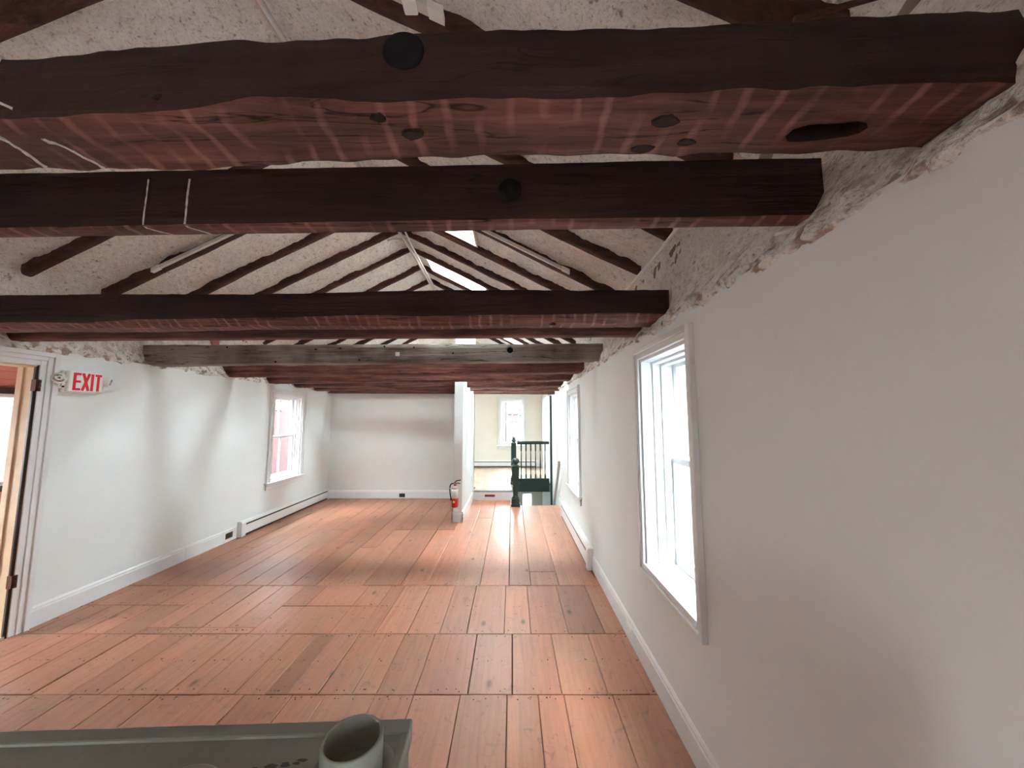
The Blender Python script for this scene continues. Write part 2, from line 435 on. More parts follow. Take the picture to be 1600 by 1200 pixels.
def floor_mesh(name, planks, z, m, nails=True, thick=0.025, g=0.0028):
    mb = MB(); tint = []
    for (a, b, y0, y1) in planks:
        dz = random.uniform(-0.0015, 0.0015)
        gg = g * random.choice([0.5, 0.8, 1.0, 1.8])
        n0 = len(mb.f)
        c = 0.004
        x0, x1, ya, yb, zz = a + gg, b - gg * 0.4, y0 + 0.003, y1 - 0.003, z + dz
        # slab with eased top edges
        lo = [(x0, ya, zz - thick), (x1, ya, zz - thick), (x1, yb, zz - thick), (x0, yb, zz - thick)]
        md = [(x, y, zz - 0.0018) for x, y, _ in lo]
        tp = [(x0 + c, ya + c, zz), (x1 - c, ya + c, zz), (x1 - c, yb - c, zz), (x0 + c, yb - c, zz)]
        fs = [(8, 9, 10, 11)]
        for k in range(4):
            fs.append((k, (k + 1) % 4, 4 + (k + 1) % 4, 4 + k)); fs.append((4 + k, 4 + (k + 1) % 4, 8 + (k + 1) % 4, 8 + k))
        mb.add(lo + md + tp, fs)
        v = random.uniform(0.9, 1.1)
        if random.random() < 0.07: v *= 0.78
        t = (v * random.uniform(0.98, 1.06), v * random.uniform(0.93, 1.03), random.random(), 1)
        tint += [t] * (len(mb.f) - n0)
    mb.m = 1
    n0 = len(mb.f)
    xs0, xs1 = min(p[0] for p in planks), max(p[1] for p in planks); ys0, ys1 = min(p[2] for p in planks), max(p[3] for p in planks)
    for (a, b, y0, y1) in planks:
        mb.box(a, b, y0, y1, z - thick - 0.012, z - thick + 0.004)
    if nails:
        for (a, b, y0, y1) in planks:
            for ye in [y0 + 0.03, y1 - 0.03] + ([y0 + (y1 - y0) * 0.5] if y1 - y0 < 1.0 else [y0 + k * 0.61 for k in range(1, int((y1 - y0) / 0.61))]):
                if ye < 1.0: continue
                for _ in range(random.choice([2, 3, 3, 5])):
                    cx = random.uniform(a + 0.02, b - 0.02); cy = ye + random.uniform(-0.012, 0.012); r = random.uniform(0.0025, 0.0055)
                    mb.add([(cx + r * math.cos(k * 1.0472), cy + r * 1.2 * math.sin(k * 1.0472), z + 0.0022) for k in range(6)], [(0, 1, 2, 3, 4, 5)])
    tint += [(1, 1, 0, 1)] * (len(mb.f) - n0)
    o = mb.build(name, [m, M['gap']])
    at = o.data.attributes.new('tint', 'FLOAT_COLOR', 'CORNER')
    for p, t in zip(o.data.polygons, tint):
        for li in p.loop_indices: at.data[li].color = t
    return struct(o)


floor_mesh('floor', planks, 0.0, M['floor'])
p2 = []
x = XL
while x < 0.05:
    b = min(0.05, x + random.uniform(0.11, 0.15)); p2.append((x, b, 7.13 if x > -0.77 else YB + 0.12, YE)); x = b
while x < XR:
    b = min(XR, x + random.uniform(0.11, 0.15)); p2.append((x, b, 7.86, YE)); x = b
p2 = [(a, b, c, d) for a, b, c, d in p2 if b - a > 0.01]
floor_mesh('floor_back', p2, UP, M['floor2'], nails=False, g=0.0006)

mb = MB()   # riser of the step up into the far room, side and end boards of the stair opening
mb.box(-0.77, 0.05, 7.13, 7.16, -0.05, UP - 0.006); mb.box(0.03, 0.055, 6.74, 7.9, -0.3, UP - 0.006)
struct(mb.build('trim_1', M['trim'], bevel=0.003))
mb = MB(); mb.box(XL, XR, YF, 6.70, -0.30, -0.04); mb.box(XL, 0.05, 6.70, YB + .1, -0.30, -0.04); mb.box(XL, 0.05, YB + .1, YE, -0.1, UP - 0.03); mb.box(0.05, XR, 7.88, YE, 0.02, UP - 0.03)
struct(mb.build('floor_joists', M['far_wall']))
# lower storey seen down the stairs
mb = MB(); mb.box(XL, XR, 6.4, 12.0, -2.6, -2.5); struct(mb.build('floor_lower', M['floor2']))
mb = MB()
holed(mb, XL, XR, -2.6, 0.02, [LOWWIN], lambda a, b, c, d: mb.box(a, b, YE, YE + 0.2, c, d))
mb.box(-0.6, -0.5, 6.4, YE, -2.6, -0.3); mb.box(-0.6, XR, 6.3, 6.4, -2.6, -0.3)
struct(mb.build('wall_lower', M['far_wall']))

# ------------------------------------------------------------------ roof: foam between rafters, boards above
RAFT = [0.98, 1.52, 2.14, 2.71, 3.27, 3.78, 4.31, 4.83, 5.43, 6.0, 6.6, 7.2, 7.85, 8.5]
SKY = [(3.345, 3.715, 0.17, 1.04), (4.90, 5.36, 0.17, 1.05), (6.06, 6.54, 0.55, 1.75), (7.28, 7.77, 0.3, 1.75)]       # y0, y1, run0, run1 from the ridge; last two unseen, added for daylight


def foam_side(side):
    """side +1 right, -1 left; the skin runs from the ridge down the slope, over the eave and down to the wall head"""
    prof = []
    n = 130
    for i in range(n + 1):
        r = 2.44 * i / n
        prof.append((r, RZ + 0.075 - SL * r, 0.0))
    foot = prof[-1]
    knee = [(2.47, 2.70, 0), (2.46, 2.60, 0.0), (2.43, 2.48, 0.0), (2.39, 2.36, 0.12), (2.345, 2.26, 0.4), (2.31, 2.195, 0.75), (2.285, 2.15, 1.0), (2.268, 2.118, 1.0), (2.30, 2.10, 1.0)]
    fine = []
    pts = [foot] + knee
    for a, b in zip(pts, pts[1:]):
        for k in range(1, 4):
            t = k / 3; fine.append(tuple(a[j] + (b[j] - a[j]) * t for j in range(3)))
    prof += fine
    ys = [YF + 0.0]
    y = YF
    while y < YE:
        y += 0.02 if 0.5 < y < 6.0 else 0.08
        ys.append(min(y, YE))
    vs = []; crust = []; nU = len(prof)
    for y in ys:
        near = min(abs(y - r) for r in RAFT)
        for (r, z, c) in prof:
            x = RX + side * r
            p = Vector((x * 1.0, y, z))
            d = NV(p * 2.1 + Vector((0, 0, 5))) * 0.022 + NV(p * 7.0) * 0.017 + NV(p * 15.0) * 0.013 + NV(p * 30) * 0.008
            d += 0.010 * NV(Vector((x * 3.0 + y * 3.0, y * 15 - x * 6, 4.0)))
            d += 0.014 * max(0, 1 - near / 0.12)                       # foam creeps up beside the rafters
            wob = 0.0
            if r > 2.25 and z < 2.75:
                k = min(1, (2.75 - z) / 0.3)
                d += k * (abs(NV(p * 6.0 + Vector((3, 1, 9)))) * 0.045 + abs(NV(p * 17)) * 0.016 - 0.010)
                wob = NV(Vector((y * 5, 0, side * 9))) * 0.012 + NV(Vector((y * 22, 3, side * 9))) * 0.008 if z < 2.2 else 0
                d += c * abs(NV(p * 34)) * 0.02
                nx, nz = -side, -0.15
            else:
                nx, nz = -side * 0.454, -0.89
            if r < 0.03: nx = 0
            vs.append((x + nx * d, y, z + nz * d + wob)); crust.append(c)
    fs = []
    for j in range(len(ys) - 1):
        yc = (ys[j] + ys[j + 1]) / 2
        for i in range(nU - 1):
            if side > 0 and i < n:
                rc = (prof[i][0] + prof[i + 1][0]) / 2
                if any(a < yc < b and c < rc < d for a, b, c, d in SKY): continue
            fs.append((j * nU + i, j * nU + i + 1, (j + 1) * nU + i + 1, (j + 1) * nU + i))
    mb = MB(); mb.add(vs, fs, True)
    o = mb.build('ceiling_right' if side > 0 else 'ceiling_left', M['foam'])
    at = o.data.attributes.new('crust', 'FLOAT', 'POINT')
    for k, c in enumerate(crust): at.data[k].value = c
    return struct(o)


foam_side(1); foam_side(-1)


def slope_box(mb, side, r0, r1, y0, y1, h0, h1):
    """a board lying in the roof slope; h is height above the rafters' underside"""
    P = lambda r, y, h: (RX + side * r, y, RZ - SL * r + h)
    mb.hexa([P(r0, y0, h0), P(r1, y0, h0), P(r1, y1, h0), P(r0, y1, h0), P(r0, y0, h1), P(r1, y0, h1), P(r1, y1, h1), P(r0, y1, h1)])


mb = MB()
holed(mb, YF - .2, YE + .2, 0.0, 2.75, SKY, lambda a, b, c, d: slope_box(mb, 1, c, d, a, b, 0.17, 0.24))
slope_box(mb, -1, 0, 2.75, YF - .2, YE + .2, 0.17, 0.24)
mb.box(XR + 0.2, XR + TH, YF, YE, WT, 2.80); mb.box(XL - 0.26, XL - 0.2, YF, YE, WT, 2.80)
struct(mb.build('roof', M['roofing']))

for k, (y0, y1, r0, r1) in enumerate(SKY):  # includes the two unseen skylights added to bring in light
    w = empty('window_%d' % (5 + k + (2 if k > 1 else 0)), (RX + r0, y0, RZ - SL * r0)); struct(w)
    off = Vector(w.location)
    mb = MB()
    t = 0.02
    slope_box(mb, 1, r0, r1, y0, y0 + t, 0.03, 0.27); slope_box(mb, 1, r0, r1, y1 - t, y1, 0.03, 0.27)
    slope_box(mb, 1, r0, r0 + t, y0 + t, y1 - t, 0.03, 0.27); slope_box(mb, 1, r1 - t, r1, y0 + t, y1 - t, 0.03, 0.27)
    mb.v = [tuple(Vector(p) - off) for p in mb.v]; mb.build('skylight_lining', plain('bare_lining', (0.62, 0.50, 0.42), 0.6), w)
    mb = MB(); slope_box(mb, 1, r0 + t, r1 - t, y0 + t, y1 - t, 0.245, 0.251)
    mb.v = [tuple(Vector(p) - off) for p in mb.v]; mb.build('glass', M['glass'], w)


def rafter(side, y, w=0.085, seed=0, r_end=2.39):
    mb = MB(); n = 40; k = 12; vs = []
    drift = random.uniform(-0.02, 0.02)
    for i in range(n + 1):
        t = i / n; r = 0.0 + r_end * t
        x = RX + side * r
        sag = 0.014 * NV(Vector((r * 1.3, y * 3, seed))) + 0.007 * NV(Vector((r * 5, y * 3, seed + 7)))
        yo = drift * (t - 0.5) * 2 + 0.018 * NV(Vector((r * 1.1, y * 5, seed + 3)))
        ww = w * (1 + 0.14 * NV(Vector((r * 2.1, y, seed + 11)))); hh = 0.13
        for q in range(k):
            a = 2 * math.pi * (q + 0.5) / k
            ca, sa = math.cos(a), math.sin(a)
            ca = math.copysign(abs(ca) ** 0.55, ca); sa = math.copysign(abs(sa) ** 0.55, sa)
            h = hh / 2 * (1 + sa)
            vs.append((x, y + yo + ca * ww / 2, RZ - SL * r + sag + h))
    fs = [tuple(range(k)), tuple(n * k + q for q in range(k - 1, -1, -1))]
    for i in range(n):
        for q in range(k): fs.append((i * k + q, i * k + (q + 1) % k, (i + 1) * k + (q + 1) % k, (i + 1) * k + q))
    off = Vector((RX + side * r_end, y, RZ - SL * r_end))
    mb.add([Vector(v) - off for v in vs], fs, True)
    o = mb.build('rafter', M['rafter']); o.location = off
    return o


ORD = ['nearest', 'second', 'third', 'fourth', 'fifth', 'sixth', 'seventh', 'eighth', 'ninth', 'tenth', 'eleventh', 'twelfth', 'thirteenth', 'fourteenth']
RL = {0: 'broad dark rafter on the right roof slope above the nearest beam', 1: 'dark rafter on the right slope beside the near white lighting track',
      2: 'short-looking rafter on the right slope whose foot ends behind the white cable', 3: 'right slope rafter with its bare cut foot stopping in the foam by the cable',
      4: 'right slope rafter along the near edge of the upper skylight, thin track beside it', 5: 'right slope rafter along the far edge of the upper skylight',
      6: 'right slope rafter midway between the two skylights', 7: 'right slope rafter along the near edge of the long lower skylight',
      8: 'right slope rafter along the far edge of the long lower skylight'}
LLB = {1: 'thick dark rafter on the left slope in the upper left corner of the picture', 3: 'left slope rafter with its foot ending in a hollow of the foam',
       4: 'left slope rafter with a long white lighting track along its side'}
for i, y in enumerate(RAFT):
    o = rafter(1, y, 0.12 if i < 2 else 0.085, seed=i, r_end=2.40 if i in (2, 3) else 2.385)
    if i == 0:
        pass
    tag(o, RL.get(i, 'dark pole rafter on the right roof slope, %s from the camera' % ORD[i]), 'rafter', 'rafters on the right roof slope')
vis = [y for y in RAFT if y not in (0.98, 2.14)]
for i, y in enumerate(RAFT):
    if y == 0.98: continue
    if y == 2.14: continue
    o = rafter(-1, y, 0.12 if i < 2 else 0.085, seed=40 + i)
    tag(o, LLB.get(i, 'dark pole rafter on the left roof slope, %s from the camera' % ORD[vis.index(y)]), 'rafter', 'rafters on the left roof slope')

# ------------------------------------------------------------------ ceiling beams
HSEED = [0]


class Beam:
    def __init__(s, xL, xR, yL, yR, t, ztL, ztR, zbL, zbR, ch=(0.0, 0.0), amp=0.006, mats=('beam', 'beam'), seed=1, under=None, top=None):
        s.__dict__.update(locals()); s.S = s

    def lerp(s, a, b, x): return a + (b - a) * (x - s.xL) / (s.xR - s.xL)

    def front(s, x): return s.lerp(s.yL, s.yR, x)

    def section(s, x):
        y = s.front(x); zt = s.lerp(s.ztL, s.ztR, x); zb = s.lerp(s.zbL, s.zbR, x)
        if s.top: zt += s.top(x)
        lift = s.under(x) if s.under else 0.0
        cy, cz = s.ch
        cz = max(0.004, cz + lift); cy = max(0.004, cy)
        t = s.t
        return [(y, zt), (y + t, zt), (y + t, zb), (y + cy, zb), (y, zb + cz)], zt, zb

    def disp(s, x, y, z):
        p = Vector((x, y, z)); sd = Vector((s.seed * 3.7, s.seed * 1.3, 0))
        a = s.amp
        q = Vector((x * 1.1, y * 6, z * 6)) + sd
        q2 = Vector((x * 5.5, y * 16, z * 16)) + sd
        q3 = Vector((x * 16, y * 45, z * 45)) + sd
        dy = a * (NV(q) + 0.5 * NV(q2) + 0.4 * NV(q3)); dz = a * (NV(q + Vector((9, 9, 9))) + 0.5 * NV(q2 + Vector((5, 0, 0))) + 0.4 * NV(q3 + Vector((1, 2, 3))))
        return (x, y + dy, z + dz)

    def mesh(s, name='ceiling_beam', x_dense=(-9, 9)):
        xs = [s.xL]
        while xs[-1] < s.xR - 1e-6:
            xs.append(min(s.xR, xs[-1] + (0.02 if x_dense[0] < xs[-1] < x_dense[1] else 0.06)))
        div = (6, 4, 6, 8, 4); rows = []; fm = []
        vs = []
        for x in xs:
            sec, _, _ = s.section(x); row = []
            sec2 = sec[:4] + [sec[4]]
            for k in range(5):
                a, b = sec2[k], sec2[(k + 1) % 5]
                for j in range(div[k]):
                    t = j / div[k]; row.append((x, a[0] + (b[0] - a[0]) * t, a[1] + (b[1] - a[1]) * t))
            rows.append([s.disp(*p) for p in row])
        n = len(rows[0]); vs = [p for r in rows for p in r]
        mb = MB()
        seg = [k for k in range(5) for _ in range(div[k])]
        off = Vector(((s.xL + s.xR) / 2, (s.yL + s.yR) / 2, (s.zbL + s.zbR) / 2)); s.off = off
        fs0 = []; fs1 = []
        for i in range(len(rows) - 1):
            for k in range(n):
                f = (i * n + k, i * n + (k + 1) % n, (i + 1) * n + (k + 1) % n, (i + 1) * n + k)
                (fs1 if seg[k] in (2, 3) and False or seg[k] in (2, 3) and seg[k] == 3 or seg[k] == 2 else fs0).append(f)
        # faces: segment 0 top, 1 back, 2 underside, 3 chamfer, 4 front
        fs0 = []; fs1 = []
        for i in range(len(rows) - 1):
            for k in range(n):
                f = (i * n + k, i * n + (k + 1) % n, (i + 1) * n + (k + 1) % n, (i + 1) * n + k)
                (fs1 if seg[k] in (2, 3) else fs0).append(f)
        fs0 += [tuple(range(n)), tuple((len(rows) - 1) * n + k for k in range(n - 1, -1, -1))]
        vs = [Vector(p) - off for p in vs]
        mb.add(vs, fs0, True); nb = len(mb.v)
        for f in fs1: mb.f.append(f); mb.mi.append(1); mb.sm.append(True)
        o = mb.build(name, [M[s.mats[0]], M[s.mats[1]]]); o.location = off
        s.o = o
        sm = o.modifiers.new('wn', 'EDGE_SPLIT'); sm.split_angle = R(50)
        return o

    def front_strip(s, name, pts, w, m):
        """a thin line of paint following the front face, pts = (x, z)"""
        mb = MB(); vs = []
        path = []
        for a, b in zip(pts, pts[1:]):
            n = max(2, int((Vector(b) - Vector(a)).length / 0.008))
            for k in range(n): path.append(Vector(a).lerp(Vector(b), k / n))
        path.append(Vector(pts[-1]))
        for i, p in enumerate(path):
            d = (path[min(i + 1, len(path) - 1)] - path[max(i - 1, 0)]).normalized(); nn = Vector((-d.y, d.x))
            ww = w * (0.55 + 0.9 * abs(NV(Vector((p.x * 60, p.y * 60, 3)))))
            for sgn in (-1, 1):
                q = p + nn * ww / 2 * sgn
                for o_ in (0.0016, -0.004):
                    a = s.disp(q.x, s.front(q.x), q.y); vs.append(Vector((a[0], a[1] - o_, a[2])) - s.off)
        fs = []
        for i in range(len(path) - 1):
            b = i * 4
            fs += [(b, b + 4, b + 6, b + 2), (b + 1, b + 3, b + 7, b + 5), (b, b + 1, b + 5, b + 4), (b + 2, b + 6, b + 7, b + 3)]
        mb.add(vs, fs); mb.build(name, m, s.o)

    def under_strip(s, name, pts, w, m):
        """the same on the underside, pts = (x, fraction of the way from front to back)"""
        mb = MB(); vs = []; n = 26
        for i in range(n + 1):
            t = i / n
            x = pts[0][0] + (pts[1][0] - pts[0][0]) * t; f = pts[0][1] + (pts[1][1] - pts[0][1]) * t
            sec, zt, zb = s.section(x)
            cy = max(.004, s.ch[0])
            yy = s.front(x) + s.t * f
            if yy < s.front(x) + cy: z = sec[4][1] + (zb - sec[4][1]) * (yy - s.front(x)) / cy
            else: z = zb
            ww = w * (0.55 + 0.9 * abs(NV(Vector((x * 60, f * 30, 3)))))
            for sgn in (-1, 1):
                for o_ in (0.0018, -0.004):
                    a = s.disp(x + ww / 2 * sgn, yy, z); vs.append(Vector((a[0], a[1], a[2] - o_)) - s.off)
        fs = []
        for i in range(n):
            b = i * 4
            fs += [(b, b + 4, b + 6, b + 2), (b + 1, b + 3, b + 7, b + 5), (b, b + 1, b + 5, b + 4), (b + 2, b + 6, b + 7, b + 3)]
        mb.add(vs, fs); mb.build(name, m, s.o)

    def cut(s, mbc):
        """carve a hole: apply a boolean with a throw-away cutter"""
        c = mbc.build('cutter', M['dark']); c.data.transform(Matrix.Translation(-s.off)); c.location = s.off
        b = s.o.modifiers.new('cut', 'BOOLEAN'); b.operation = 'DIFFERENCE'; b.object = c; b.solver = 'EXACT'
        bpy.context.view_layer.update()
        dg = bpy.context.evaluated_depsgraph_get()
        me = bpy.data.meshes.new_from_object(s.o.evaluated_get(dg)); s.o.modifiers.clear(); s.o.data = me
        bpy.data.objects.remove(c)


def wav(seed, a, f): return lambda x: a * NV(Vector((x * f, seed * 5.3, 1.7)))


GRP = 'dark timber beams across the room'
XA, XB = -3.76, 0.93
# 1 nearest log
b1 = Beam(XA, XB, 0.755, 0.585, 0.140, 2.335, 2.335, 2.18, 2.185, ch=(0.02, 0.008), amp=0.013, mats=('beam', 'hewn'), seed=1,
          under=lambda x: 0.010 * NV(Vector((x * 2.6, 8, 1))) + 0.016 * math.exp(-((x + 0.47) / 0.12) ** 2), top=wav(1, 0.018, 1.4))
o = b1.mesh(x_dense=(-1.6, 1.0)); tag(o, 'massive hand-hewn beam nearest the camera, with a black round plug', 'beam', GRP)
slot = MB(); slot.prism([(0.572, 0.700), (0.578, 0.685), (0.60, 0.674), (0.69, 0.664), (0.71, 0.666), (0.722, 0.676), (0.718, 0.69), (0.70, 0.699), (0.61, 0.712), (0.585, 0.711)], 'z', 2.10, 2.25)
b1.cut(slot)
mb = MB(); mb.lathe([(0.0, -0.012), (0.034, -0.012), (0.040, -0.008), (0.042, 0.02), (0.0, 0.02)], (0, 0, 0), 28, 'y')
q = mb.build('plug', M['black'], o); q.location = Vector((-0.207, b1.front(-0.207), 2.295)) - b1.off; q.scale = (1, 0.9, 0.95); q['label'] = 'black round plug'
mb = MB(); mb.lathe([(0.0, -0.006), (0.014, -0.006), (0.018, 0.02), (0.0, 0.02)], (0, 0, 0), 14, 'y')
q = mb.build('knot', M['knot'], o); q.location = Vector((-0.69, b1.front(-0.69), 2.225)) - b1.off; q['label'] = 'dark knot'
b1.front_strip('paint_line', [(-1.03, 2.33), (-1.045, 2.27), (-1.04, 2.235), (-0.99, 2.215)], 0.007, M['chalk'])
b1.under_strip('paint_line', [(-0.975, 0.25), (-0.955, 0.98)], 0.010, M['chalk'])
b1.under_strip('paint_line', [(-1.06, 0.2), (-1.10, 0.98)], 0.010, M['chalk'])
for (kx, kf, kr) in [(-0.205, 0.45, 0.016), (0.30, 0.35, 0.018), (0.37, 0.75, 0.012), (0.285, 0.85, 0.016), (-0.26, 0.15, 0.01)]:
    mb = MB(); pts = [(kr * (1 + .25 * random.uniform(-1, 1)) * 1.5 * math.cos(a * 0.628), kr * .7 * (1 + .25 * random.uniform(-1, 1)) * math.sin(a * 0.628)) for a in range(10)]
    mb.prism(pts, 'z', -0.004, 0.03); q = mb.build('knot', M['knot'], o); q.location = Vector((kx, b1.front(kx) + kf * 0.14, 2.183)) - b1.off

# 2 squared joist
b2 = Beam(XA, XB, 1.135, 1.010, 0.052, 2.372, 2.376, 2.187, 2.192, ch=(0.006, 0.006), amp=0.0028, mats=('beam', 'hewn'), seed=2)
o = b2.mesh(x_dense=(-1.8, 1.0)); tag(o, 'straight squared dark beam behind the nearest one, two white paint lines on its face', 'beam', GRP)
for xx in (-1.145, -1.012):
    b2.front_strip('paint_line', [(xx, 2.345), (xx - 0.002, 2.195)], 0.005 if xx < -1.1 else 0.008, M['chalk'])
    b2.under_strip('paint_line', [(xx, 0.05), (xx + 0.045, 0.98)], 0.007, M['chalk'])
mb = MB(); mb.lathe([(0.0, -0.0025), (0.036, -0.0025), (0.037, 0.02), (0.0, 0.02)], (0, 0, 0), 24, 'y')
q = mb.build('plug', M['black'], o); q.location = Vector((-0.006, b2.front(-0.006), 2.29)) - b2.off; q['label'] = 'flat black round plug'

# 3 rounded log with chamfered face
b3 = Beam(XA, XB, 2.215, 2.065, 0.16, 2.362, 2.355, 2.165, 2.168, ch=(0.055, 0.045), amp=0.007, mats=('beam', 'hewn'), seed=3,
          under=lambda x: 0.018 * NV(Vector((x * 1.6, 3, 1))) - 0.02 * max(0, min(1, (-x - 1.3) / 1.2)), top=wav(3, 0.010, 0.8))
o = b3.mesh(x_dense=(-3.4, 1.0)); tag(o, 'dark log beam with a worn reddish lower edge and a small knot hole', 'beam', GRP)
hole = MB(); hole.lathe([(0.0, 2.12), (0.022, 2.12), (0.022, 2.21), (0.0, 2.21)], (0.25, 2.155, 0), 16, 'z'); b3.cut(hole)

b4 = Beam(XA, XB, 2.60, 2.455, 0.06, 2.30, 2.30, 2.166, 2.168, ch=(0.006, 0.006), amp=0.003, mats=('brown', 'redwood'), seed=4)
o = b4.mesh(); tag(o, 'thin straight brown beam tucked close behind the log with the reddish lower edge', 'beam', GRP)
b5 = Beam(XA, XB, 3.60, 3.61, 0.15, 2.332, 2.352, 2.128, 2.178, ch=(0.01, 0.01), amp=0.008, mats=('gray', 'gray'), seed=5, under=wav(5, 0.016, 1.2), top=wav(6, 0.006, 1.1))
o = b5.mesh(); tag(o, 'weathered grey-brown beam with a dark round notch, above the exit sign wall', 'beam', GRP)
nt_ = MB(); nt_.prism([(-0.055, 3.5), (0.005, 3.5), (0.005, 3.63), (-0.055, 3.63)], 'z', 2.25, 2.32)
nt2 = MB(); nt2.lathe([(0, 3.5), (0.032, 3.5), (0.032, 3.66), (0, 3.66)], (-0.02, 0, 2.283), 16, 'y'); b5.cut(nt2)
mb = MB(); mb.lathe([(0, 3.622), (0.0315, 3.622), (0.0315, 3.658), (0, 3.658)], (-0.02, 0, 2.283), 16, 'y'); mb.v = [tuple(Vector(p) - b5.off) for p in mb.v]; mb.build('hole_shade', M['black'], o)['label'] = 'black disc standing in for the shade in the hole'  # black disc puts the shade of the hole into colour
mb = MB(); mb.box(-0.02, 0.02, -0.004, 0.01, -0.02, 0.02); q = mb.build('nailed_plate', M['chalk'], o); q.location = Vector((-1.165, b5.front(-1.165) - 0.004, 2.24)) - b5.off
for kx, kz in [(-2.0, 2.29), (-1.75, 2.30), (-2.4, 2.16), (-1.55, 2.18), (-1.0, 2.31), (-0.6, 2.25), (-2.9, 2.31), (-1.3, 2.32)]:
    mb = MB(); mb.lathe([(0, -0.007), (0.009, -0.007), (0.011, 0.02), (0, 0.02)], (0, 0, 0), 8, 'y')
    q = mb.build('nail_hole', M['black'], o); q.location = Vector((kx, b5.front(kx), kz)) - b5.off
b6 = Beam(XA, XB, 4.60, 4.575, 0.14, 2.285, 2.312, 2.122, 2.172, ch=(0.02, 0.02), amp=0.008, mats=('redwood', 'redwood'), seed=6, under=wav(7, 0.015, 1.2))
o = b6.mesh(); tag(o, 'reddish-brown beam just behind the weathered grey beam', 'beam', GRP)
b7 = Beam(XA, XB, 5.37, 5.22, 0.15, 2.235, 2.255, 2.112, 2.138, ch=(0.03, 0.02), amp=0.010, mats=('redwood', 'redwood'), seed=7, under=wav(8, 0.02, 1.4))
o = b7.mesh(); tag(o, 'split reddish beam passing just in front of the partition end', 'beam', GRP)
b8 = Beam(XA, XB, 6.02, 6.14, 0.15, 2.20, 2.215, 2.105, 2.122, ch=(0.02, 0.015), amp=0.008, mats=('brown', 'redwood'), seed=8, under=wav(9, 0.014, 1.4))
o = b8.mesh(); tag(o, 'brown beam running into the partition, first behind its end', 'beam', GRP)
b9 = Beam(XA, XB, 6.60, 6.50, 0.15, 2.18, 2.18, 2.092, 2.086, ch=(0.02, 0.015), amp=0.007, mats=('brown', 'redwood'), seed=9, under=wav(10, 0.012, 1.4))
o = b9.mesh(); tag(o, 'low brown beam crossing the partition, last but one before the back wall', 'beam', GRP)
b10 = Beam(XA, XB, 7.14, 7.18, 0.15, 2.15, 2.15, 2.085, 2.065, ch=(0.01, 0.01), amp=0.005, mats=('brown', 'brown'), seed=10)
o = b10.mesh(); tag(o, 'lowest dark beam resting along the top of the back wall', 'beam', GRP)


# ------------------------------------------------------------------ windows
def window(idx, loc, rz, w, h, casing=0.09, reveal=0.17, stool=True, thin=False):
    """local x across, y outward, z up; origin at the middle of the sill on the room face"""
    r = empty('window_%d' % idx, loc, rz); struct(r)
    x0, x1 = -w / 2, w / 2
    mb = MB()     # stepped casing on the room side
    zb = 0 if stool else -casing
    steps = [(0.0, 0.36, 0.022), (0.36, 0.72, 0.016), (0.72, 1.0, 0.028)] if not thin else [(0, 0.55, 0.018), (0.55, 1.0, 0.03)]
    for a, b, d in steps:
        i0, i1 = casing * a, casing * b
        mb.box(x0 - i1, x0 - i0, -d, 0, zb if stool else -i1, h + i1); mb.box(x1 + i0, x1 + i1, -d, 0, zb if stool else -i1, h + i1)
        mb.box(x0 - i0, x1 + i0, -d, 0, h + i0, h + i1)
        if not stool: mb.box(x0 - i0, x1 + i0, -d, 0, -i1, -i0)
    mb.build('window_casing', M['trim'], r, bevel=0.004)
    mb = MB()     # jamb lining with stops
    t = 0.02
    mb.ring(x0, x1, 0, h, t, 0, reveal + 0.09, wb=0.0)
    mb.ring(x0 + t, x1 - t, 0, h - t, 0.014, reveal * 0.42, reveal * 0.72, wb=0.0)
    mb.ring(x0 + t, x1 - t, 0, h - t, 0.03, reveal * 0.72, reveal - 0.004, wb=0.0)
    mb.build('window_frame', M['trim'], r, bevel=0.003)
    mb = MB()
    if stool:
        mb.box(x0 - casing - 0.03, x1 + casing + 0.03, -0.05, 0.0, -0.028, 0.0); mb.box(x0 + .0, x1 - .0, 0, reveal + 0.1, -0.028, 0.002)
        mb.box(x0 - casing, x1 + casing, -0.02, 0, -0.11, -0.028); mb.box(x0 - casing, x1 + casing, -0.028, 0, -0.052, -0.028)
    else:
        mb.prism([(-0.012, -0.03), (reveal + 0.1, -0.03), (reveal + 0.1, 0.018), (-0.012, 0.0)], 'x', x0, x1)
        mb.v = [(p[0], p[1], p[2]) for p in mb.v]
    mb.build('window_sill', M['trim'], r, bevel=0.004)
    t += 0.03
    mid = h * 0.5
    for nm, za, zb2, y in (('lower_sash', 0.004, mid + 0.02, reveal), ('upper_sash', mid - 0.02, h - 0.022, reveal + 0.042)):
        mb = MB()
        mb.ring(x0 + t - .028, x1 - t + .028, za, zb2, 0.045, y, y + 0.038, wb=0.075 if nm == 'lower_sash' else 0.04, wt=0.04)
        mb.box(-0.009, 0.009, y + 0.004, y + 0.034, za + 0.04, zb2 - 0.04)
        sh = mb.build(nm, M['trim'], r, bevel=0.003)
        mb = MB(); mb.box(x0 + t, x1 - t, y + 0.017, y + 0.021, za + 0.03, zb2 - 0.03)
        mb.build('glass', M['glass'], sh)
    mb = MB(); mb.box(-0.03, 0.03, reveal - 0.012, reveal + 0.004, mid + 0.02, mid + 0.032); mb.lathe([(0, -0.02), (0.012, -0.018), (0.012, 0.004), (0, 0.006)], (0, reveal, mid + 0.03), 10, 'y')
    mb.build('sash_lock', M['chrome'], r)
    return r


def side_window(idx, wdw, side, **kw):
    y0, y1, z0, z1 = wdw
    return window(idx, (XR if side > 0 else XL, (y0 + y1) / 2, z0), R(-90) if side > 0 else R(90), y1 - y0, z1 - z0, **kw)


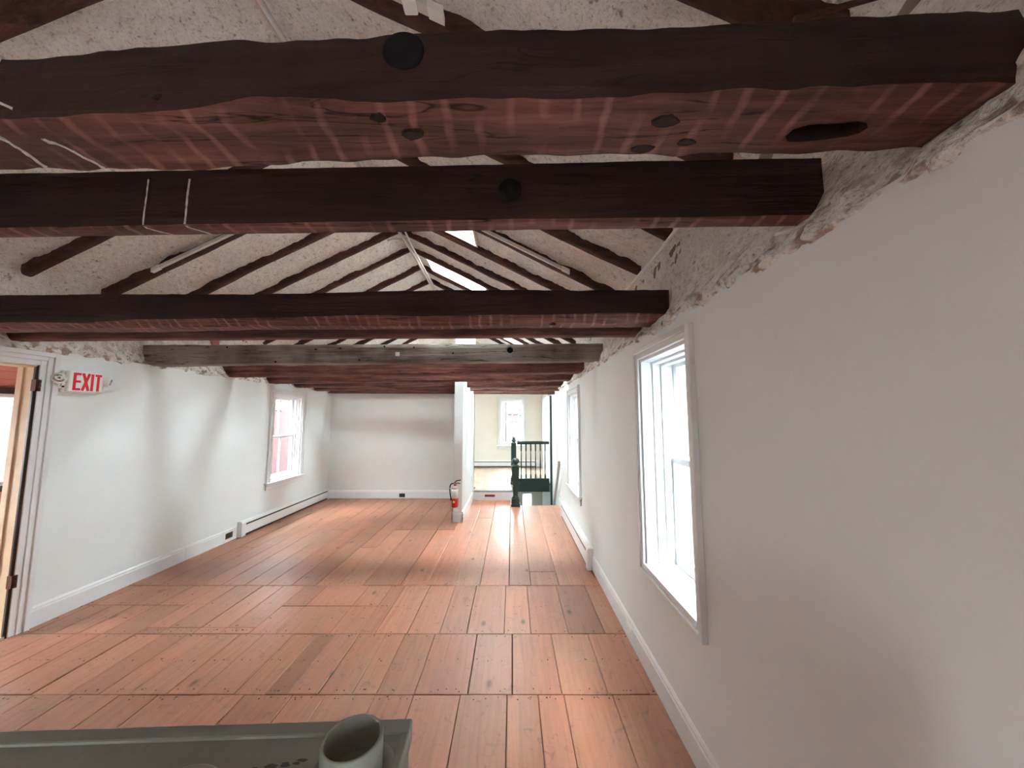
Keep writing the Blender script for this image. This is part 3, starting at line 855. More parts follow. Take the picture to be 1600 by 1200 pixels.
side_window(1, W1, 1, casing=0.065, reveal=0.17, stool=False, thin=True)
side_window(2, W2, 1, casing=0.085, reveal=0.10)
side_window(3, W3, -1, casing=0.095, reveal=0.10)
window(4, ((W4[0] + W4[1]) / 2, YE, W4[2]), 0, W4[1] - W4[0], W4[3] - W4[2], casing=0.085, reveal=0.08)

# ------------------------------------------------------------------ door opening on the left with the enclosed porch beyond
d = empty('door_1', (XL, (DOOR[0] + DOOR[1]) / 2, 0), R(90)); struct(d)
hw = (DOOR[1] - DOOR[0]) / 2
mb = MB()
for a, b, dd in [(0.004, 0.042, 0.012), (0.042, 0.074, 0.022), (0.074, 0.108, 0.036)]:
    mb.box(-hw - b, -hw - a, -dd, 0, 0, 2.0 + b); mb.box(hw + a, hw + b, -dd, 0, 0, 2.0 + b); mb.box(-hw - a, hw + a, -dd, 0, 2.0 + a, 2.0 + b)
mb.build('door_casing', M['trim'], d, bevel=0.003)
mb = MB()
for s in (-1, 1):
    mb.box(s * hw, s * (hw - 0.012), 0.005, 0.13, 0, 2.0); mb.box(s * (hw - 0.012), s * (hw - 0.022), 0.085, 0.13, 0, 1.985)
mb.box(-hw, hw, 0.005, 0.13, 1.985, 2.0)
mb.build('door_jamb', M['oldwood'], d, bevel=0.003)
mb = MB(); mb.box(hw - 0.002, hw + 0.004, -0.004, 0.006, 0, 2.004); mb.box(-hw - .004, -hw + 0.002, -0.004, 0.006, 0, 2.012); mb.box(hw - 0.0135, hw, 0.002, 0.014, 0, 1.99)
mb.build('dark_rebate', M['brownplastic'], d)
for z in (1.80, 0.35):
    mb = MB(); mb.box(hw - 0.015, hw + 0.014, -0.016, 0.02, z, z + 0.09)
    for k in range(3): mb.lathe([(0, 0), (0.008, 0), (0.008, 0.028), (0, 0.028)], (hw + 0.004, -0.022, z + 0.001 + k * 0.03), 10)
    mb.build('hinge', M['hinge'], d)
mb = MB(); mb.box(-hw, hw, 0.0, 0.24, -0.01, 0.018); mb.build('threshold', M['oldwood'], d, bevel=0.004)
# porch shell
PX = -5.6
PW = (3.35, 4.25, 0.86, 1.86)
mb = MB()
holed(mb, 0.2, 4.6, -0.3, 2.6, [PW, (1.4, 2.4, 0.8, 1.9)], lambda a, b, c, dd: mb.box(PX - 0.12, PX, a, b, c, dd))  # second opening is unseen, added to send daylight through the door
mb.box(PX, XL - 0.13, 4.5, 4.6, -0.3, 2.6); mb.box(PX, XL - 0.13, 0.2, 0.3, -0.3, 2.6); mb.box(PX - 0.1, XL - 0.2, 0.2, 4.6, 2.3, 2.4)
struct(mb.build('wall_porch', M['pink']))
mb = MB(); mb.box(PX, XL - 0.13, 0.2, 4.6, -0.2, -0.02); struct(mb.build('floor_porch', M['oldwood']))
pw = empty('window_7', (PX, (PW[0] + PW[1]) / 2, PW[2]), R(90)); struct(pw)
w_ = PW[1] - PW[0]; h_ = PW[3] - PW[2]
mb = MB(); mb.ring(-w_ / 2 - 0.06, w_ / 2 + 0.06, -0.07, h_ + 0.07, 0.07, -0.03, 0.1); mb.build('window_frame', M['eave'], pw, bevel=0.004)
mb = MB(); mb.box(-w_ / 2, w_ / 2, 0.05, 0.055, 0, h_); mb.build('glass', M['glass'], pw)
mb = MB()
mb.ring(-w_ / 2, w_ / 2, 0, h_, 0.04, 0.03, 0.06)
mb.build('sash', M['trim'], pw)

# ------------------------------------------------------------------ baseboards and trim
BB = [(0, 0), (0.016, 0), (0.016, 0.12), (0.012, 0.128), (0.012, 0.14), (0.004, 0.152), (0, 0.155)]


def baseboard(name, runs):
    mb = MB()
    for axis, c, sgn, a, b in runs:
        pr = [(c + sgn * p, z) for p, z in BB]
        mb.prism(pr, 'y' if axis == 'y' else 'x', a, b)
    return struct(mb.build(name, M['trim']))


baseboard('baseboard_left', [('y', XL, 1, DOOR[1] + 0.11, 4.18), ('y', XL, 1, 4.184, 4.93), ('y', XL, 1, YF, DOOR[0] - 0.11)])
baseboard('baseboard_right', [('y', XR, -1, YF, 6.70)])
baseboard('baseboard_back', [('x', YB, -1, XL, -0.91)])
baseboard('baseboard_partition', [('y', -0.77, 1, 5.664, 7.13), ('y', -0.91, -1, 5.664, YB), ('x', 5.68, -1, -0.926, -0.754)])
mb = MB(); mb.prism([(YE - p, UP + z) for p, z in BB], 'x', -0.77, XR); mb.prism([(XR - p, UP + z) for p, z in BB], 'y', 7.95, YE); struct(mb.build('baseboard_end', M['trim']))


# ------------------------------------------------------------------ baseboard heaters (local x along, -y into the room)
def heater(loc, rz, length, label, h=0.2):
    r = empty('baseboard_heater', loc, rz, label=label, cat='heater', group='white baseboard heaters')
    prof = [(0, 0.03), (-0.062, 0.03), (-0.066, 0.036), (-0.066, h - 0.055), (-0.058, h - 0.05), (-0.058, 0.045), (-0.01, 0.045), (-0.01, h - 0.012), (-0.05, h - 0.016), (-0.056, h - 0.035), (-0.064, h - 0.033), (-0.058, h - 0.004), (-0.02, h), (0, h)]
    mb = MB(); mb.prism(prof, 'x', 0.06, length - 0.06); mb.build('cover', M['white'], r)
    for x0, x1 in ((0, 0.075), (length - 0.075, length)):
        mb = MB(); mb.prism([(0, 0.0), (-0.066, 0.0), (-0.07, 0.006), (-0.07, h - 0.02), (-0.056, h + 0.003), (0, h + 0.003)], 'x', x0, x1)
        mb.build('end_cap', M['white'], r, bevel=0.003)
    mb = MB(); mb.box(0.07, length - 0.07, -0.0648, -0.012, h - 0.055, h - 0.034); mb.box(0.07, length - 0.07, -0.058, -0.002, 0.006, 0.031); mb.build('slot', M['dark'], r)  # dark fillers stand in for the shade inside the open slots
    return r


heater((XL, 4.95, 0), R(90), YB - 4.98, 'white baseboard heater along the left wall under the window')
heater((XR, 6.02, 0), R(-90), 2.10, 'white baseboard heater along the right wall, ending before the stairwell', 0.22)
heater((-1.2, YE, UP), 0, 1.95, 'low baseboard heater under the far room window', 0.19)


# ------------------------------------------------------------------ outlets and switches
def outlet(loc, rz, label, body, face, wide=False, cat='outlet', name='wall_outlet', group=None):
    r = empty(name, loc, rz, label=label, cat=cat, group=group)
    w, h = (0.115, 0.072) if wide else (0.07, 0.115)
    mb = MB(); mb.box(-w / 2, w / 2, -0.006, 0, -h / 2, h / 2); mb.build('cover_plate', body, r, bevel=0.003)
    if name == 'light_switch':
        mb = MB(); mb.box(-0.005, 0.005, -0.016, -0.006, -0.012, 0.012); mb.build('toggle', face, r, bevel=0.002)
    else:
        for s in (-1, 1):
            mb = MB(); c = (s * 0.026, 0) if wide else (0, s * 0.026)
            mb.box(c[0] - 0.016, c[0] + 0.016, -0.009, -0.006, c[1] - 0.014, c[1] + 0.014); mb.build('socket', face, r, bevel=0.002)
    return r


outlet((XL + 0.016, 4.80, 0.078), R(90), 'dark brown outlet in the left baseboard beside the heater', M['brownplastic'], M['dark'], True)
outlet((-2.18, YB - 0.016, 0.06), 0, 'dark brown outlet in the back wall baseboard', M['brownplastic'], M['dark'], True)
outlet((XR - 0.016, 2.72, 0.082), R(-90), 'white outlet in the right baseboard below the near window', M['white_plastic'], M['white'], True)
outlet((-0.77, 6.95, 1.18), R(90), 'white light switch on the corridor side of the partition', M['white_plastic'], M['white'], cat='switch', name='light_switch')
outlet((XR, 8.9, 1.80), R(-90), 'upper dark switch plate on the far room wall beside the green post', M['dark'], M['dark'], cat='switch', name='light_switch')
outlet((XR, 8.75, 1.36), R(-90), 'lower grey switch plate on the far room wall beside the green post', M['pipe'], M['dark'], cat='switch', name='light_switch')
outlet((-0.77, 7.05, 0.42), R(90), 'white outlet low on the partition beside the step', M['white_plastic'], M['white'])
r = empty('step_plate', (-0.43, 7.13, 0.085), 0, label='dark red plate on the white riser of the step', cat='plate')
mb = MB(); mb.box(-0.10, 0.10, -0.006, 0, -0.022, 0.022); mb.build('plate', M['hinge'], r, bevel=0.002)
mb = MB(); mb.box(-0.092, 0.092, -0.008, -0.004, -0.015, 0.015); mb.build('panel', plain('dull_red', (0.22, 0.02, 0.015), 0.5), r)

# ------------------------------------------------------------------ exit sign
r = empty('exit_sign', (XL, 3.03, 1.895), R(90), label='white exit sign with red letters and two emergency lamp heads', cat='exit sign')
mb = MB(); mb.box(-0.135, 0.135, -0.03, 0, -0.095, 0.085); mb.build('back_box', M['white_plastic'], r, bevel=0.008)
mb = MB(); mb.box(-0.118, 0.128, -0.06, -0.028, -0.085, 0.088); mb.build('face_plate', M['white_plastic'], r, bevel=0.01, seg=3)


def bar(mb, a, b, w, y0=-0.0625, y1=-0.0585):
    a, b = Vector(a), Vector(b); dr = (b - a).normalized(); nn = Vector((-dr.y, dr.x)) * w / 2
    pts = [a - nn, b - nn, b + nn, a + nn]
    mb.add([(p.x, y0, p.y) for p in pts] + [(p.x, y1, p.y) for p in pts], [(0, 1, 2, 3), (7, 6, 5, 4), (0, 4, 5, 1), (1, 5, 6, 2), (2, 6, 7, 3), (3, 7, 4, 0)])


mb = MB()
zl, zh, sw = -0.072, 0.074, 0.019
bar(mb, (-0.079, zl), (-0.079, zh), sw)
for z in (zl + sw / 2, 0.002, zh - sw / 2): bar(mb, (-0.0700, z), (-0.036 if z else -0.04, z), sw)
bar(mb, (-0.022, zl), (0.022, zh), sw, -0.0626); bar(mb, (-0.022, zh), (0.022, zl), sw, -0.0624)
bar(mb, (0.046, zl), (0.046, zh), sw)
bar(mb, (0.090, zl), (0.090, zh - sw), sw); bar(mb, (0.066, zh - sw / 2), (0.114, zh - sw / 2), sw)
mb.build('letters', M['redletter'], r)
for s, ang in ((-1, -42), (1, 42)):
    hd = empty('lamp_head', (s * 0.172, -0.05, 0.02), 0); hd.parent = r; hd.rotation_euler = (R(12), 0, R(ang))
    mb = MB(); mb.lathe([(0, 0.045), (0.02, 0.045), (0.036, 0.02), (0.043, -0.008), (0.043, -0.02), (0.036, -0.02), (0, -0.012)], (0, 0, 0), 22, 'y'); mb.build('lamp_shell', M['white_plastic'], hd)
    mb = MB(); mb.lathe([(0, -0.024), (0.02, -0.0235), (0.034, -0.019), (0.034, -0.012), (0, -0.012)], (0, 0, 0), 20, 'y')
    for k in range(6): mb.box(0.022 * math.cos(k * 1.047) - .003, 0.022 * math.cos(k * 1.047) + .003, -0.0255, -0.02, 0.022 * math.sin(k * 1.047) - .003, 0.022 * math.sin(k * 1.047) + .003)
    mb.build('lamp_lens', M['chrome'], hd)
    mb = MB(); mb.tube([(s * 0.12, -0.012, -0.055), (s * 0.155, -0.02, -0.05), (s * 0.17, -0.04, -0.01)], 0.011, 8); mb.build('lamp_arm', M['white_plastic'], r)
mb = MB(); mb.lathe([(0, -0.032), (0.007, -0.032), (0.007, -0.028), (0, -0.028)], (-0.127, 0, -0.045), 10, 'y'); mb.build('test_button', M['black'], r)

# ------------------------------------------------------------------ fire extinguisher on the partition end
r = empty('fire_extinguisher', (-0.87, 5.60, 0.24), 0, label='small red fire extinguisher hanging on the partition end', cat='fire extinguisher')
mb = MB(); mb.lathe([(0, 0.004), (0.04, 0.0), (0.049, 0.012), (0.05, 0.03), (0.05, 0.27), (0.046, 0.295), (0.034, 0.315), (0.02, 0.325), (0.018, 0.345), (0, 0.345)], n=28); mb.build('cylinder', M['red'], r)
mb = MB(); mb.lathe([(0.0502, 0.15), (0.0508, 0.15), (0.0508, 0.272), (0.0502, 0.272)], n=28); mb.build('white_label', M['white_plastic'], r)['label'] = 'white instruction label'
mb = MB(); mb.lathe([(0.0505, 0.271), (0.0468, 0.297), (0.0346, 0.317), (0.0, 0.328), (0.0, 0.30), (0.03, 0.30)], n=28); mb.build('shoulder', M['pipe'], r)
mb = MB()
for k in range(4): mb.box(-0.03, 0.03, -0.0522, -0.0495, 0.175 + k * 0.02, 0.180 + k * 0.02)
mb.build('label_print', M['pipe'], r)
mb = MB(); mb.lathe([(0.0506, 0.133), (0.0514, 0.133), (0.0514, 0.15), (0.0506, 0.15)], n=28); mb.build('strap', M['pipe'], r)
mb = MB(); mb.lathe([(0, -0.053), (0.017, -0.0525), (0.017, -0.045), (0, -0.045)], (-0.01, 0, 0.085), 16, 'y'); mb.build('round_sticker', plain('cream_sticker', (0.75, 0.62, 0.3), 0.5), r)
mb = MB(); mb.box(-0.022, 0.022, -0.02, 0.02, 0.335, 0.365); mb.build('valve', M['chrome'], r, bevel=0.004)
mb = MB(); mb.tube([(-0.012, 0, 0.36), (0.02, 0, 0.39), (0.085, 0, 0.405)], 0.008, 8); mb.tube([(0.0, 0, 0.352), (0.04, 0, 0.358), (0.08, 0, 0.35)], 0.007, 8); mb.build('handle', M['black'], r)
mb = MB(); mb.lathe([(0, -0.036), (0.013, -0.034), (0.013, -0.018), (0, -0.018)], (0, 0, 0.352), 14, 'y'); mb.build('gauge', M['chrome'], r)
mb = MB(); mb.tube(bez((-0.02, 0, 0.352), (-0.10, 0, 0.36), (-0.085, 0, 0.25), (-0.062, 0, 0.14)) + [Vector((-0.058, 0, 0.10))], [0.009] * 13 + [0.012], 9); mb.build('hose', M['black'], r)
mb = MB(); mb.box(-0.02, 0.02, 0.048, 0.08, 0.22, 0.36); mb.build('wall_bracket', M['pipe'], r)

# ------------------------------------------------------------------ stair opening: green posts and balustrade, white handrail
NEW = [(0.052, 0.0), (0.052, 0.02), (0.050, 0.03)]


def newel(loc, h, label, finial=True, fat=1.0):
    r = empty('newel_post', loc, 0, label=label, cat='newel post', group=None)
    s = 0.045
    mb = MB(); mb.box(-0.06, 0.06, -0.06, 0.06, 0, 0.05); mb.box(-0.052, 0.052, -0.052, 0.052, 0.05, 0.14); mb.build('base_block', M['green'], r, bevel=0.006)
    mb = MB(); mb.lathe([(0.045, 0.14), (0.05, 0.15), (0.036, 0.17), (0.03, 0.2), (0.04, 0.3), (0.043, 0.33), (0.032, 0.36), (0.045, 0.38), (0.045, 0.395)], n=20); mb.build('turned_shaft', M['green'], r)
    mb = MB(); mb.box(-s, s, -s, s, 0.395, h - 0.15)
    for a in (0.02, 0.0): mb.box(-s - 0.004, s + 0.004, -s - 0.004, s + 0.004, 0.395 + a, 0.405 + a)
    mb.build('square_shaft', M['green'], r, bevel=0.006)
    z = h - 0.15
    mb = MB()
    if finial == 'ball': pr = [(0.05, z), (0.05, z + 0.012), (0.03, z + 0.025), (0.022, z + 0.035), (0.038, z + 0.055), (0.05, z + 0.085), (0.046, z + 0.115), (0.03, z + 0.14), (0.0, z + 0.15)]
    else: pr = [(0.045, z), (0.05, z + 0.015), (0.03, z + 0.03), (0.024, z + 0.045), (0.036, z + 0.06), (0.036, z + 0.085), (0.02, z + 0.10), (0.026, z + 0.118), (0.016, z + 0.14), (0.0, z + 0.15)]
    mb.lathe(pr, n=20); mb.build('finial', M['green'], r)
    for ch in r.children: ch.data.transform(Matrix.Diagonal((fat, fat, 1, 1)))
    return r


newel((0.065, 6.66, 0), 0.86, 'dark green newel post with ball top at the stair edge', 'ball', 1.4)
newel((0.035, 7.80, UP), 0.99, 'dark green newel post with pointed finial at the balustrade end', 'point', 1.2)
r = empty('balustrade', (0.112, 7.86, 0), 0, label='dark green balustrade across the end of the stairwell', cat='balustrade')
Ln = 0.69
mb = MB(); mb.prism([(-0.035, 1.02), (0.035, 1.02), (0.04, 1.04), (0.03, 1.075), (0, 1.085), (-0.03, 1.075), (-0.04, 1.04)], 'x', 0, Ln); mb.build('top_rail', M['green'], r)
mb = MB(); mb.box(0, Ln, -0.03, 0.02, 0.015, 0.275); mb.box(0, Ln, -0.036, 0.03, 0.275, 0.295); mb.build('bottom_board', M['green'], r, bevel=0.004)
for k in range(6):
    x = (k + 0.85) * Ln / 6.7
    mb = MB(); mb.box(x - .016, x + .016, -.016, .016, 0.295, 0.36); mb.lathe([(0.014, 0.36), (0.016, 0.37), (0.009, 0.39), (0.014, 0.55), (0.010, 0.80), (0.008, 0.86), (0.014, 0.875), (0.012, 0.885)], (x, 0, 0), 10); mb.box(x - .015, x + .015, -.015, .015, 0.885, 1.025)
    mb.build('baluster', M['green'], r)
mb = MB(); mb.box(-0.022, 0.022, -0.02, 0.02, -0.25, 2.07); o = mb.build('corner_post', M['green'], bevel=0.003); o.location = (XR - 0.022, 7.80, 0.0)
tag(o, 'thin black-green post rising along the right wall to the lowest beam', 'post')
r = empty('stair_handrail', (XR - 0.055, 6.20, 0.84), 0, label='pale wooden handrail sloping down the right wall into the stairwell', cat='handrail')
mb = MB(); P = [(0, 0, 0), (0, 1.05, -1.10)]
mb.hexa([(-0.022, 0, -0.05), (0.022, 0, -0.05), (0.022, 1.05, -1.15), (-0.022, 1.05, -1.15), (-0.022, 0, 0.02), (0.022, 0, 0.02), (0.022, 1.05, -1.08), (-0.022, 1.05, -1.08)])
mb.build('rail', plain('worn_rail', (0.48, 0.47, 0.45), 0.5), r, bevel=0.008)
for t in (0.06, 0.85): mb = MB(); mb.tube([(0.05, t, -0.04 - t * 1.05), (0.02, t, -0.06 - t * 1.05), (0.0, t, -0.03 - t * 1.05)], 0.008); mb.build('bracket', M['white'], r)

# things down the stairs
r = empty('window_8', ((LOWWIN[0] + LOWWIN[1]) / 2, YE, LOWWIN[2])); struct(r)
mb = MB(); w_ = LOWWIN[1] - LOWWIN[0]; h_ = LOWWIN[3] - LOWWIN[2]; mb.ring(-w_ / 2 - .06, w_ / 2 + .06, -.06, h_ + .06, .06, -.02, .06); mb.build('window_frame', M['trim'], r)
mb = MB(); mb.box(-w_ / 2, w_ / 2, 0.04, 0.045, 0, h_); mb.build('glass', M['glass'], r)

# ------------------------------------------------------------------ lights tracks, conduits, cables under the roof
def track(side, y, r0, r1, dy, label, w=0.028):
    o_ = empty('lighting_track', (RX + side * r1, y + dy, RZ - SL * r1), label=label, cat='lighting track', group='white lighting tracks on the rafters')
    off = Vector(o_.location)
    mb = MB(); slope_box(mb, side, r0, r1, y + dy - w / 2, y + dy + w / 2, -0.012, 0.02); mb.v = [tuple(Vector(p) - off) for p in mb.v]; mb.build('rail', M['track'], o_, bevel=0.003)
    mb = MB(); slope_box(mb, side, r1 - 0.06, r1 + 0.01, y + dy - w / 2 - .003, y + dy + w / 2 + .003, -0.016, 0.022); mb.v = [tuple(Vector(p) - off) for p in mb.v]; mb.build('end_cap', M['white_plastic'], o_)
    return o_


track(-1, 3.27, 1.05, 1.90, -0.072, 'long white lighting track on the side of a left slope rafter')
track(1, 3.27, 1.03, 1.93, -0.075, 'thin white lighting track along a right slope rafter below the skylight')
t_ = track(1, 1.52, 0.60, 1.10, -0.10, 'near white lighting track seen just above the nearest beam', 0.045)
mb = MB(); mb.box(-0.03, 0.03, -0.03, 0.03, -0.045, 0.0); q = mb.build('connector', M['white_plastic'], t_, bevel=0.006); q.location = (-0.14, 0, 0.08)
mb = MB(); mb.tube([(-0.42, -0.03, 0.17), (-0.30, -0.035, 0.11), (-0.24, -0.04, 0.10)], 0.010); mb.build('feed', M['black'], t_)

mb = MB(); mb.tube([(RX + 0.03, y, RZ - 0.062 - 0.012 * math.sin(y * 2.3)) for y in [0.4 + 0.2 * k for k in range(35)]], 0.020, 8)
tag(mb.build('conduit', M['pipe']), 'thick grey conduit running straight along the ridge', 'conduit', 'conduits along the ridge')
mb = MB(); mb.tube([(RX + 0.10 + 0.03 * math.sin(y * 1.9), y, RZ - 0.10 - 0.03 * math.sin(y * 2.9 + 1)) for y in [2.6 + 0.15 * k for k in range(28)]], 0.012, 8)
tag(mb.build('conduit', M['track']), 'thin white cable sagging beside the ridge conduit', 'cable', 'conduits along the ridge')
mb = MB(); mb.tube(bez((RX - 0.16, 4.34, RZ - 0.10), (RX - 0.05, 4.4, RZ - 0.01), (RX + 0.06, 4.5, RZ - 0.0), (RX + 0.12, 4.75, RZ - 0.13)), 0.011, 8)
tag(mb.build('conduit', M['track']), 'short white cable looping over the ridge conduit', 'cable', 'conduits along the ridge')
mb = MB(); mb.tube(bez((RX + 0.08, 5.9, RZ - 0.12), (RX + 0.12, 6.1, RZ - 0.25), (RX + 0.3, 6.2, RZ - 0.2), (RX + 0.42, 6.3, RZ - 0.26)), 0.012, 8)
tag(mb.build('conduit', M['track']), 'white cable end curling down to the right at the far ridge', 'cable', 'conduits along the ridge')
mb = MB(); mb.tube(bez((0.90, 1.85, 2.625), (0.90, 2.15, 2.60), (0.90, 2.5, 2.60), (0.905, 2.88, 2.60)), 0.012, 8)
tag(mb.build('cable', M['white_plastic']), 'white cable strung across the foam above the right wall', 'cable')
mb = MB(); mb.tube([(0.905, 0.98, 2.175), (0.85, 1.03, 2.165), (0.80, 1.045, 2.155)], 0.005, 6)
tag(mb.build('cable', M['track']), 'short white cable stub at the right end of the second beam', 'cable')
mb = MB(); slope_box(mb, 1, 0.0, 1.3, 1.18, 1.19, 0.035, 0.065)
mb = MB(); mb.tube([(RX + 0.315, 1.06, RZ - SL * 0.315 + 0.03), (RX + 0.207, 1.43, RZ - SL * 0.207 + 0.03)], 0.008, 8)
tag(mb.build('conduit', M['dark']), 'thin dark conduit on the foam above the nearest beam', 'conduit')
mb = MB(); mb.tube([(RX + 0.475, 1.06, RZ - SL * 0.475 + 0.045), (RX + 0.375, 1.43, RZ - SL * 0.375 + 0.045)], 0.017, 8)
tag(mb.build('conduit', M['track']), 'pale conduit on the foam beside the thin dark one', 'conduit')
mb = MB(); mb.tube([(0.70, 0.80, 2.58), (0.95, 0.80, 2.655)], 0.007, 8)
tag(mb.build('brace', M['rafter']), 'slim dark brace at the roof edge above the right end of the nearest beam', 'brace')

# ------------------------------------------------------------------ grey cabinet with pipe collar in front of the camera
CZ = 1.16
r = empty('grey_cabinet', (-0.72, 0.40, 0), R(2.2), label='grey metal cabinet with a round pipe collar, cut off at the bottom edge', cat='cabinet')
cx, cy = -0.72, 0.40
mb = MB(); mb.box(-0.62, 0.577, -0.20, 0.145, 0.0, CZ - 0.003); mb.build('body', M['greybox'], r, bevel=0.004)
mb = MB()
mb.box(-0.62, 0.5805, 0.1245, 0.148, CZ - 0.03, CZ + 0.0005)
mb.box(0.568, 0.581, -0.20, 0.1245, CZ - 0.03, CZ + 0.0005)
mb.build('top_rim', M['greybox'], r, bevel=0.003)


def collar(x, y, ro, h):
    c = empty('pipe_collar', (x, y, CZ - 0.004), 0); c.parent = r
    mb = MB(); mb.lathe([(ro - 0.003, 0.0), (ro, 0.0), (ro, h - 0.002), (ro - 0.0012, h), (ro - 0.0035, h), (ro - 0.004, h - 0.002), (ro - 0.004, 0.0)], n=40); mb.build('tube', M['greybox'], c)
    mb = MB(); mb.lathe([(ro + 0.002, 0.0), (ro + 0.017, 0.0), (ro + 0.016, 0.004), (ro + 0.003, 0.0055), (ro + 0.002, 0.004)], n=40); mb.build('flange', M['greybox'], c)
    return c


collar(0.524, 0.066, 0.0365, 0.047)
mb = MB(); mb.lathe([(0.0, CZ - 0.004), (0.046, CZ - 0.004), (0.052, CZ + 0.0), (0.052, CZ + 0.003), (0.047, CZ + 0.006), (0.0, CZ + 0.007)], (0.33, 0.032, 0), 36)
mb.build('blank_cover', M['greybox'], r)
mb = MB()
for k in range(14):
    a = random.random(); x_, y_ = 0.395 + a * 0.06, 0.078 + a * 0.012 + random.uniform(-.004, .004); q_ = random.uniform(0.0015, 0.005)
    mb.prism([(x_ + q_ * 1.6 * math.cos(j * 1.047) * random.uniform(.6, 1.2), y_ + q_ * .6 * math.sin(j * 1.047) * random.uniform(.6, 1.2)) for j in range(6)], 'z', CZ - 0.005, CZ - 0.0022)
mb.build('grime_smear', M['smear'], r)

# ------------------------------------------------------------------ outside
mb = MB(); mb.box(-60, 60, -60, 120, -3.3, -3.1); o = mb.build('ground', M['asphalt']); struct(o)


def house(name, loc, x0, x1, y0, y1, z0, z1, m, label, roof=None, corner=None):
    r = empty(name, loc, label=label, cat='house')
    mb = MB(); mb.box(x0, x1, y0, y1, z0, z1); mb.build('wall', m, r)
    return r


r = house('neighbouring_house', (-5.3, 8.0, -3.1), -3.0, 0.0, -1.95, 0.85, 0, 4.84, M['redclap'], 'red clapboard house outside the left window')
mb = MB(); mb.box(-3.0, 0.02, -1.95, 0.86, 4.85, 6.2); mb.build('eave', M['eave'], r)
mb = MB(); mb.box(-0.06, 0.04, 0.80, 0.98, 0, 6.2); mb.build('corner_board', M['outwhite'], r)
r = house('neighbouring_house', (6.5, 4.0, -3.1), 0, 4, -8.0, 9.6, 0, 11.4, M['whiteclap'], 'white clapboard house outside the right windows')  # house made extra tall to hold sky light off the window reveals
mb = MB(); mb.prism([(-0.2, 11.35), (4.2, 11.35), (2.0, 12.8)], 'y', -8.2, 9.8); mb.build('roof', M['asphalt'], r)
for k in range(4):
    mb = MB(); mb.box(-0.03, 0.03, -6.3 + k * 3.4, -5.5 + k * 3.4, 3.4, 4.9); mb.build('window', M['carpaint'], r)
r = house('neighbouring_house', (-9.5, 4.5, -3.1), -3, 0, -4, 4, 0, 7, M['siding'], 'white clapboard house beyond the porch window')
r = house('brick_house', (0.35, 34, -3.1), -0.8, 0.4, 0, 6, 0, 9, M['brick'], 'narrow brick house front across the street, seen through the far window')
mb = MB(); mb.box(-0.8, 0.4, -0.1, 0, 5.0, 5.15); mb.build('string_course', M['outwhite'], r)
r = house('white_house', (-1.9, 35, -3.1), -3, 1.3, 0, 6, 0, 9, M['outwhite'], 'pale house left of the brick house across the street')
for x_ in (-2.2, -0.9, 0.4):
    for z in (1.8, 5.4):
        mb = MB(); mb.box(x_, x_ + 0.6, -0.05, 0.02, z, z + 1.4); mb.build('window', M['whiteclap'], r)
r = empty('tree', (1.6, 26, -3.1), label='green tree outside the far window', cat='tree')
mb = MB(); mb.tube([(0, 0, 0), (0.05, 0, 2), (0, 0.1, 4.5)], [0.16, 0.13, 0.06]); mb.build('trunk', M['bark'], r)
mb = MB()
for k in range(900):
    a = Vector((random.gauss(0, 1), random.gauss(0, 1), random.gauss(0, 1))).normalized() * random.uniform(0.5, 1.0)
    p = Vector((a.x * 1.1, a.y * 1.1, 5.2 + a.z * 2.2)); u = Vector((random.uniform(-1, 1), random.uniform(-1, 1), random.uniform(-1, 1))).normalized() * 0.14
    v = u.cross(Vector((random.uniform(-1, 1), random.uniform(-1, 1), random.uniform(-1, 1)))).normalized() * 0.09
    mb.add([p - u, p + v, p + u, p - v], [(0, 1, 2, 3)])
mb.build('foliage', M['leaf'], r)
r = empty('parked_car', (-1.0, 23, -3.1), R(4), label='grey parked car across the street, seen through the far window', cat='car')
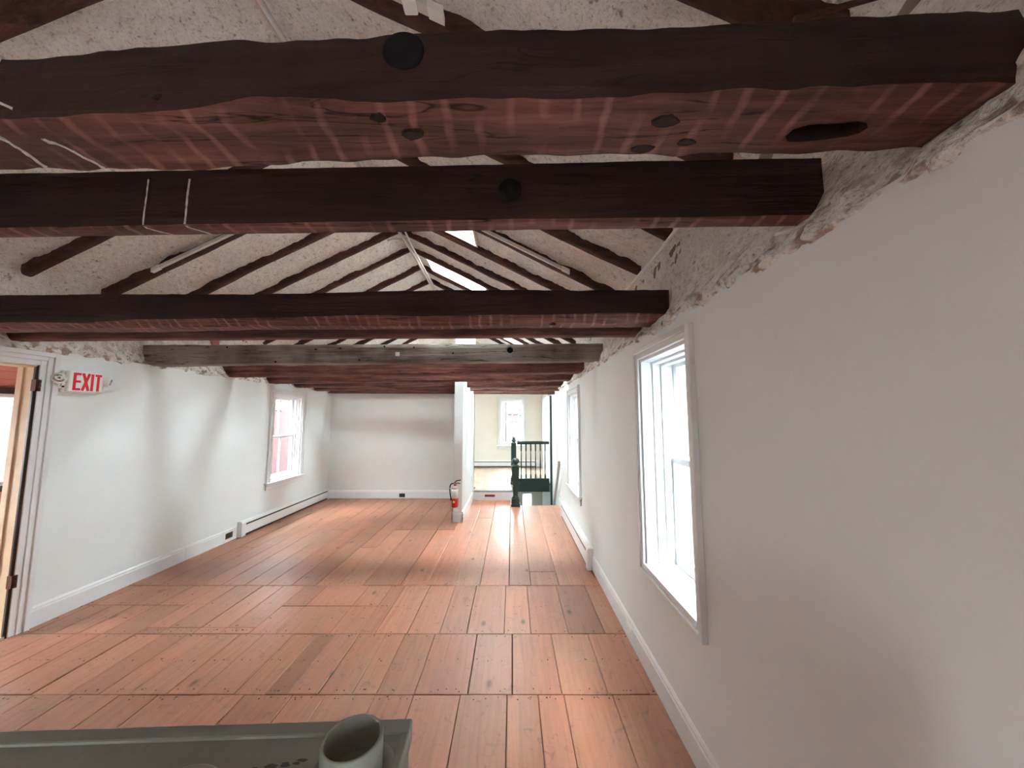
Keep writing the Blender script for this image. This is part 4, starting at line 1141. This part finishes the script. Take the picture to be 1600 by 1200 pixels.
mb = MB(); mb.prism([(-2.1, 0.3), (2.1, 0.3), (2.15, 0.75), (1.3, 0.9), (0.8, 1.4), (-1.0, 1.42), (-1.6, 0.95), (-2.15, 0.85)], 'y', -0.85, 0.85); mb.build('body', M['carpaint'], r, bevel=0.05)
for x_ in (-1.3, 1.3):
    mb = MB(); mb.lathe([(0, -0.9), (0.3, -0.9), (0.32, -0.86), (0.32, -0.6), (0, -0.6)], (x_, 0, 0.32), 16, 'y'); mb.build('wheel', M['dark'], r)
mb = MB(); mb.prism([(-0.95, 0.95), (1.1, 0.95), (0.7, 1.33), (-0.85, 1.35)], 'y', -0.87, 0.87); mb.build('side_window', M['dark'], r)

# ------------------------------------------------------------------ daylight
SKY_L = 15.0
w = bpy.data.worlds.new('overcast'); S.world = w; w.use_nodes = True
nt = w.node_tree; bg = nt.nodes['Background']
tc = N(nt, 'ShaderNodeTexCoord'); sx = N(nt, 'ShaderNodeSeparateXYZ'); L(nt, tc.outputs['Generated'], sx.inputs[0])
bg.inputs['Color'].default_value = (0.82, 0.93, 1.0, 1)
# overcast sky: three times brighter overhead than at the horizon
mr = N(nt, 'ShaderNodeMapRange'); mr.inputs['To Min'].default_value = SKY_L; mr.inputs['To Max'].default_value = SKY_L * 3
L(nt, sx.outputs['Z'], mr.inputs['Value']); L(nt, mr.outputs['Result'], bg.inputs['Strength'])

# ------------------------------------------------------------------ camera
cam = bpy.data.cameras.new('camera'); co = bpy.data.objects.new('camera', cam); COL.objects.link(co)
cam.sensor_fit = 'HORIZONTAL'; cam.sensor_width = 36.0; cam.lens = 560 / 1600 * 36.0; cam.clip_start = 0.02; cam.clip_end = 300
co.location = (0, 0, 1.6); co.rotation_euler = (R(90) + math.atan(52 / 560), 0, 0)
S.camera = co
vs = S.view_settings; vs.view_transform = 'Standard'; vs.look = 'None'; vs.gamma = 1.0; vs.use_curve_mapping = False; vs.exposure = 1.36
S.cycles.use_denoising = True
S.cycles.max_bounces = 12; S.cycles.diffuse_bounces = 8; S.cycles.transparent_max_bounces = 16
S.cycles.sample_clamp_indirect = 10.0
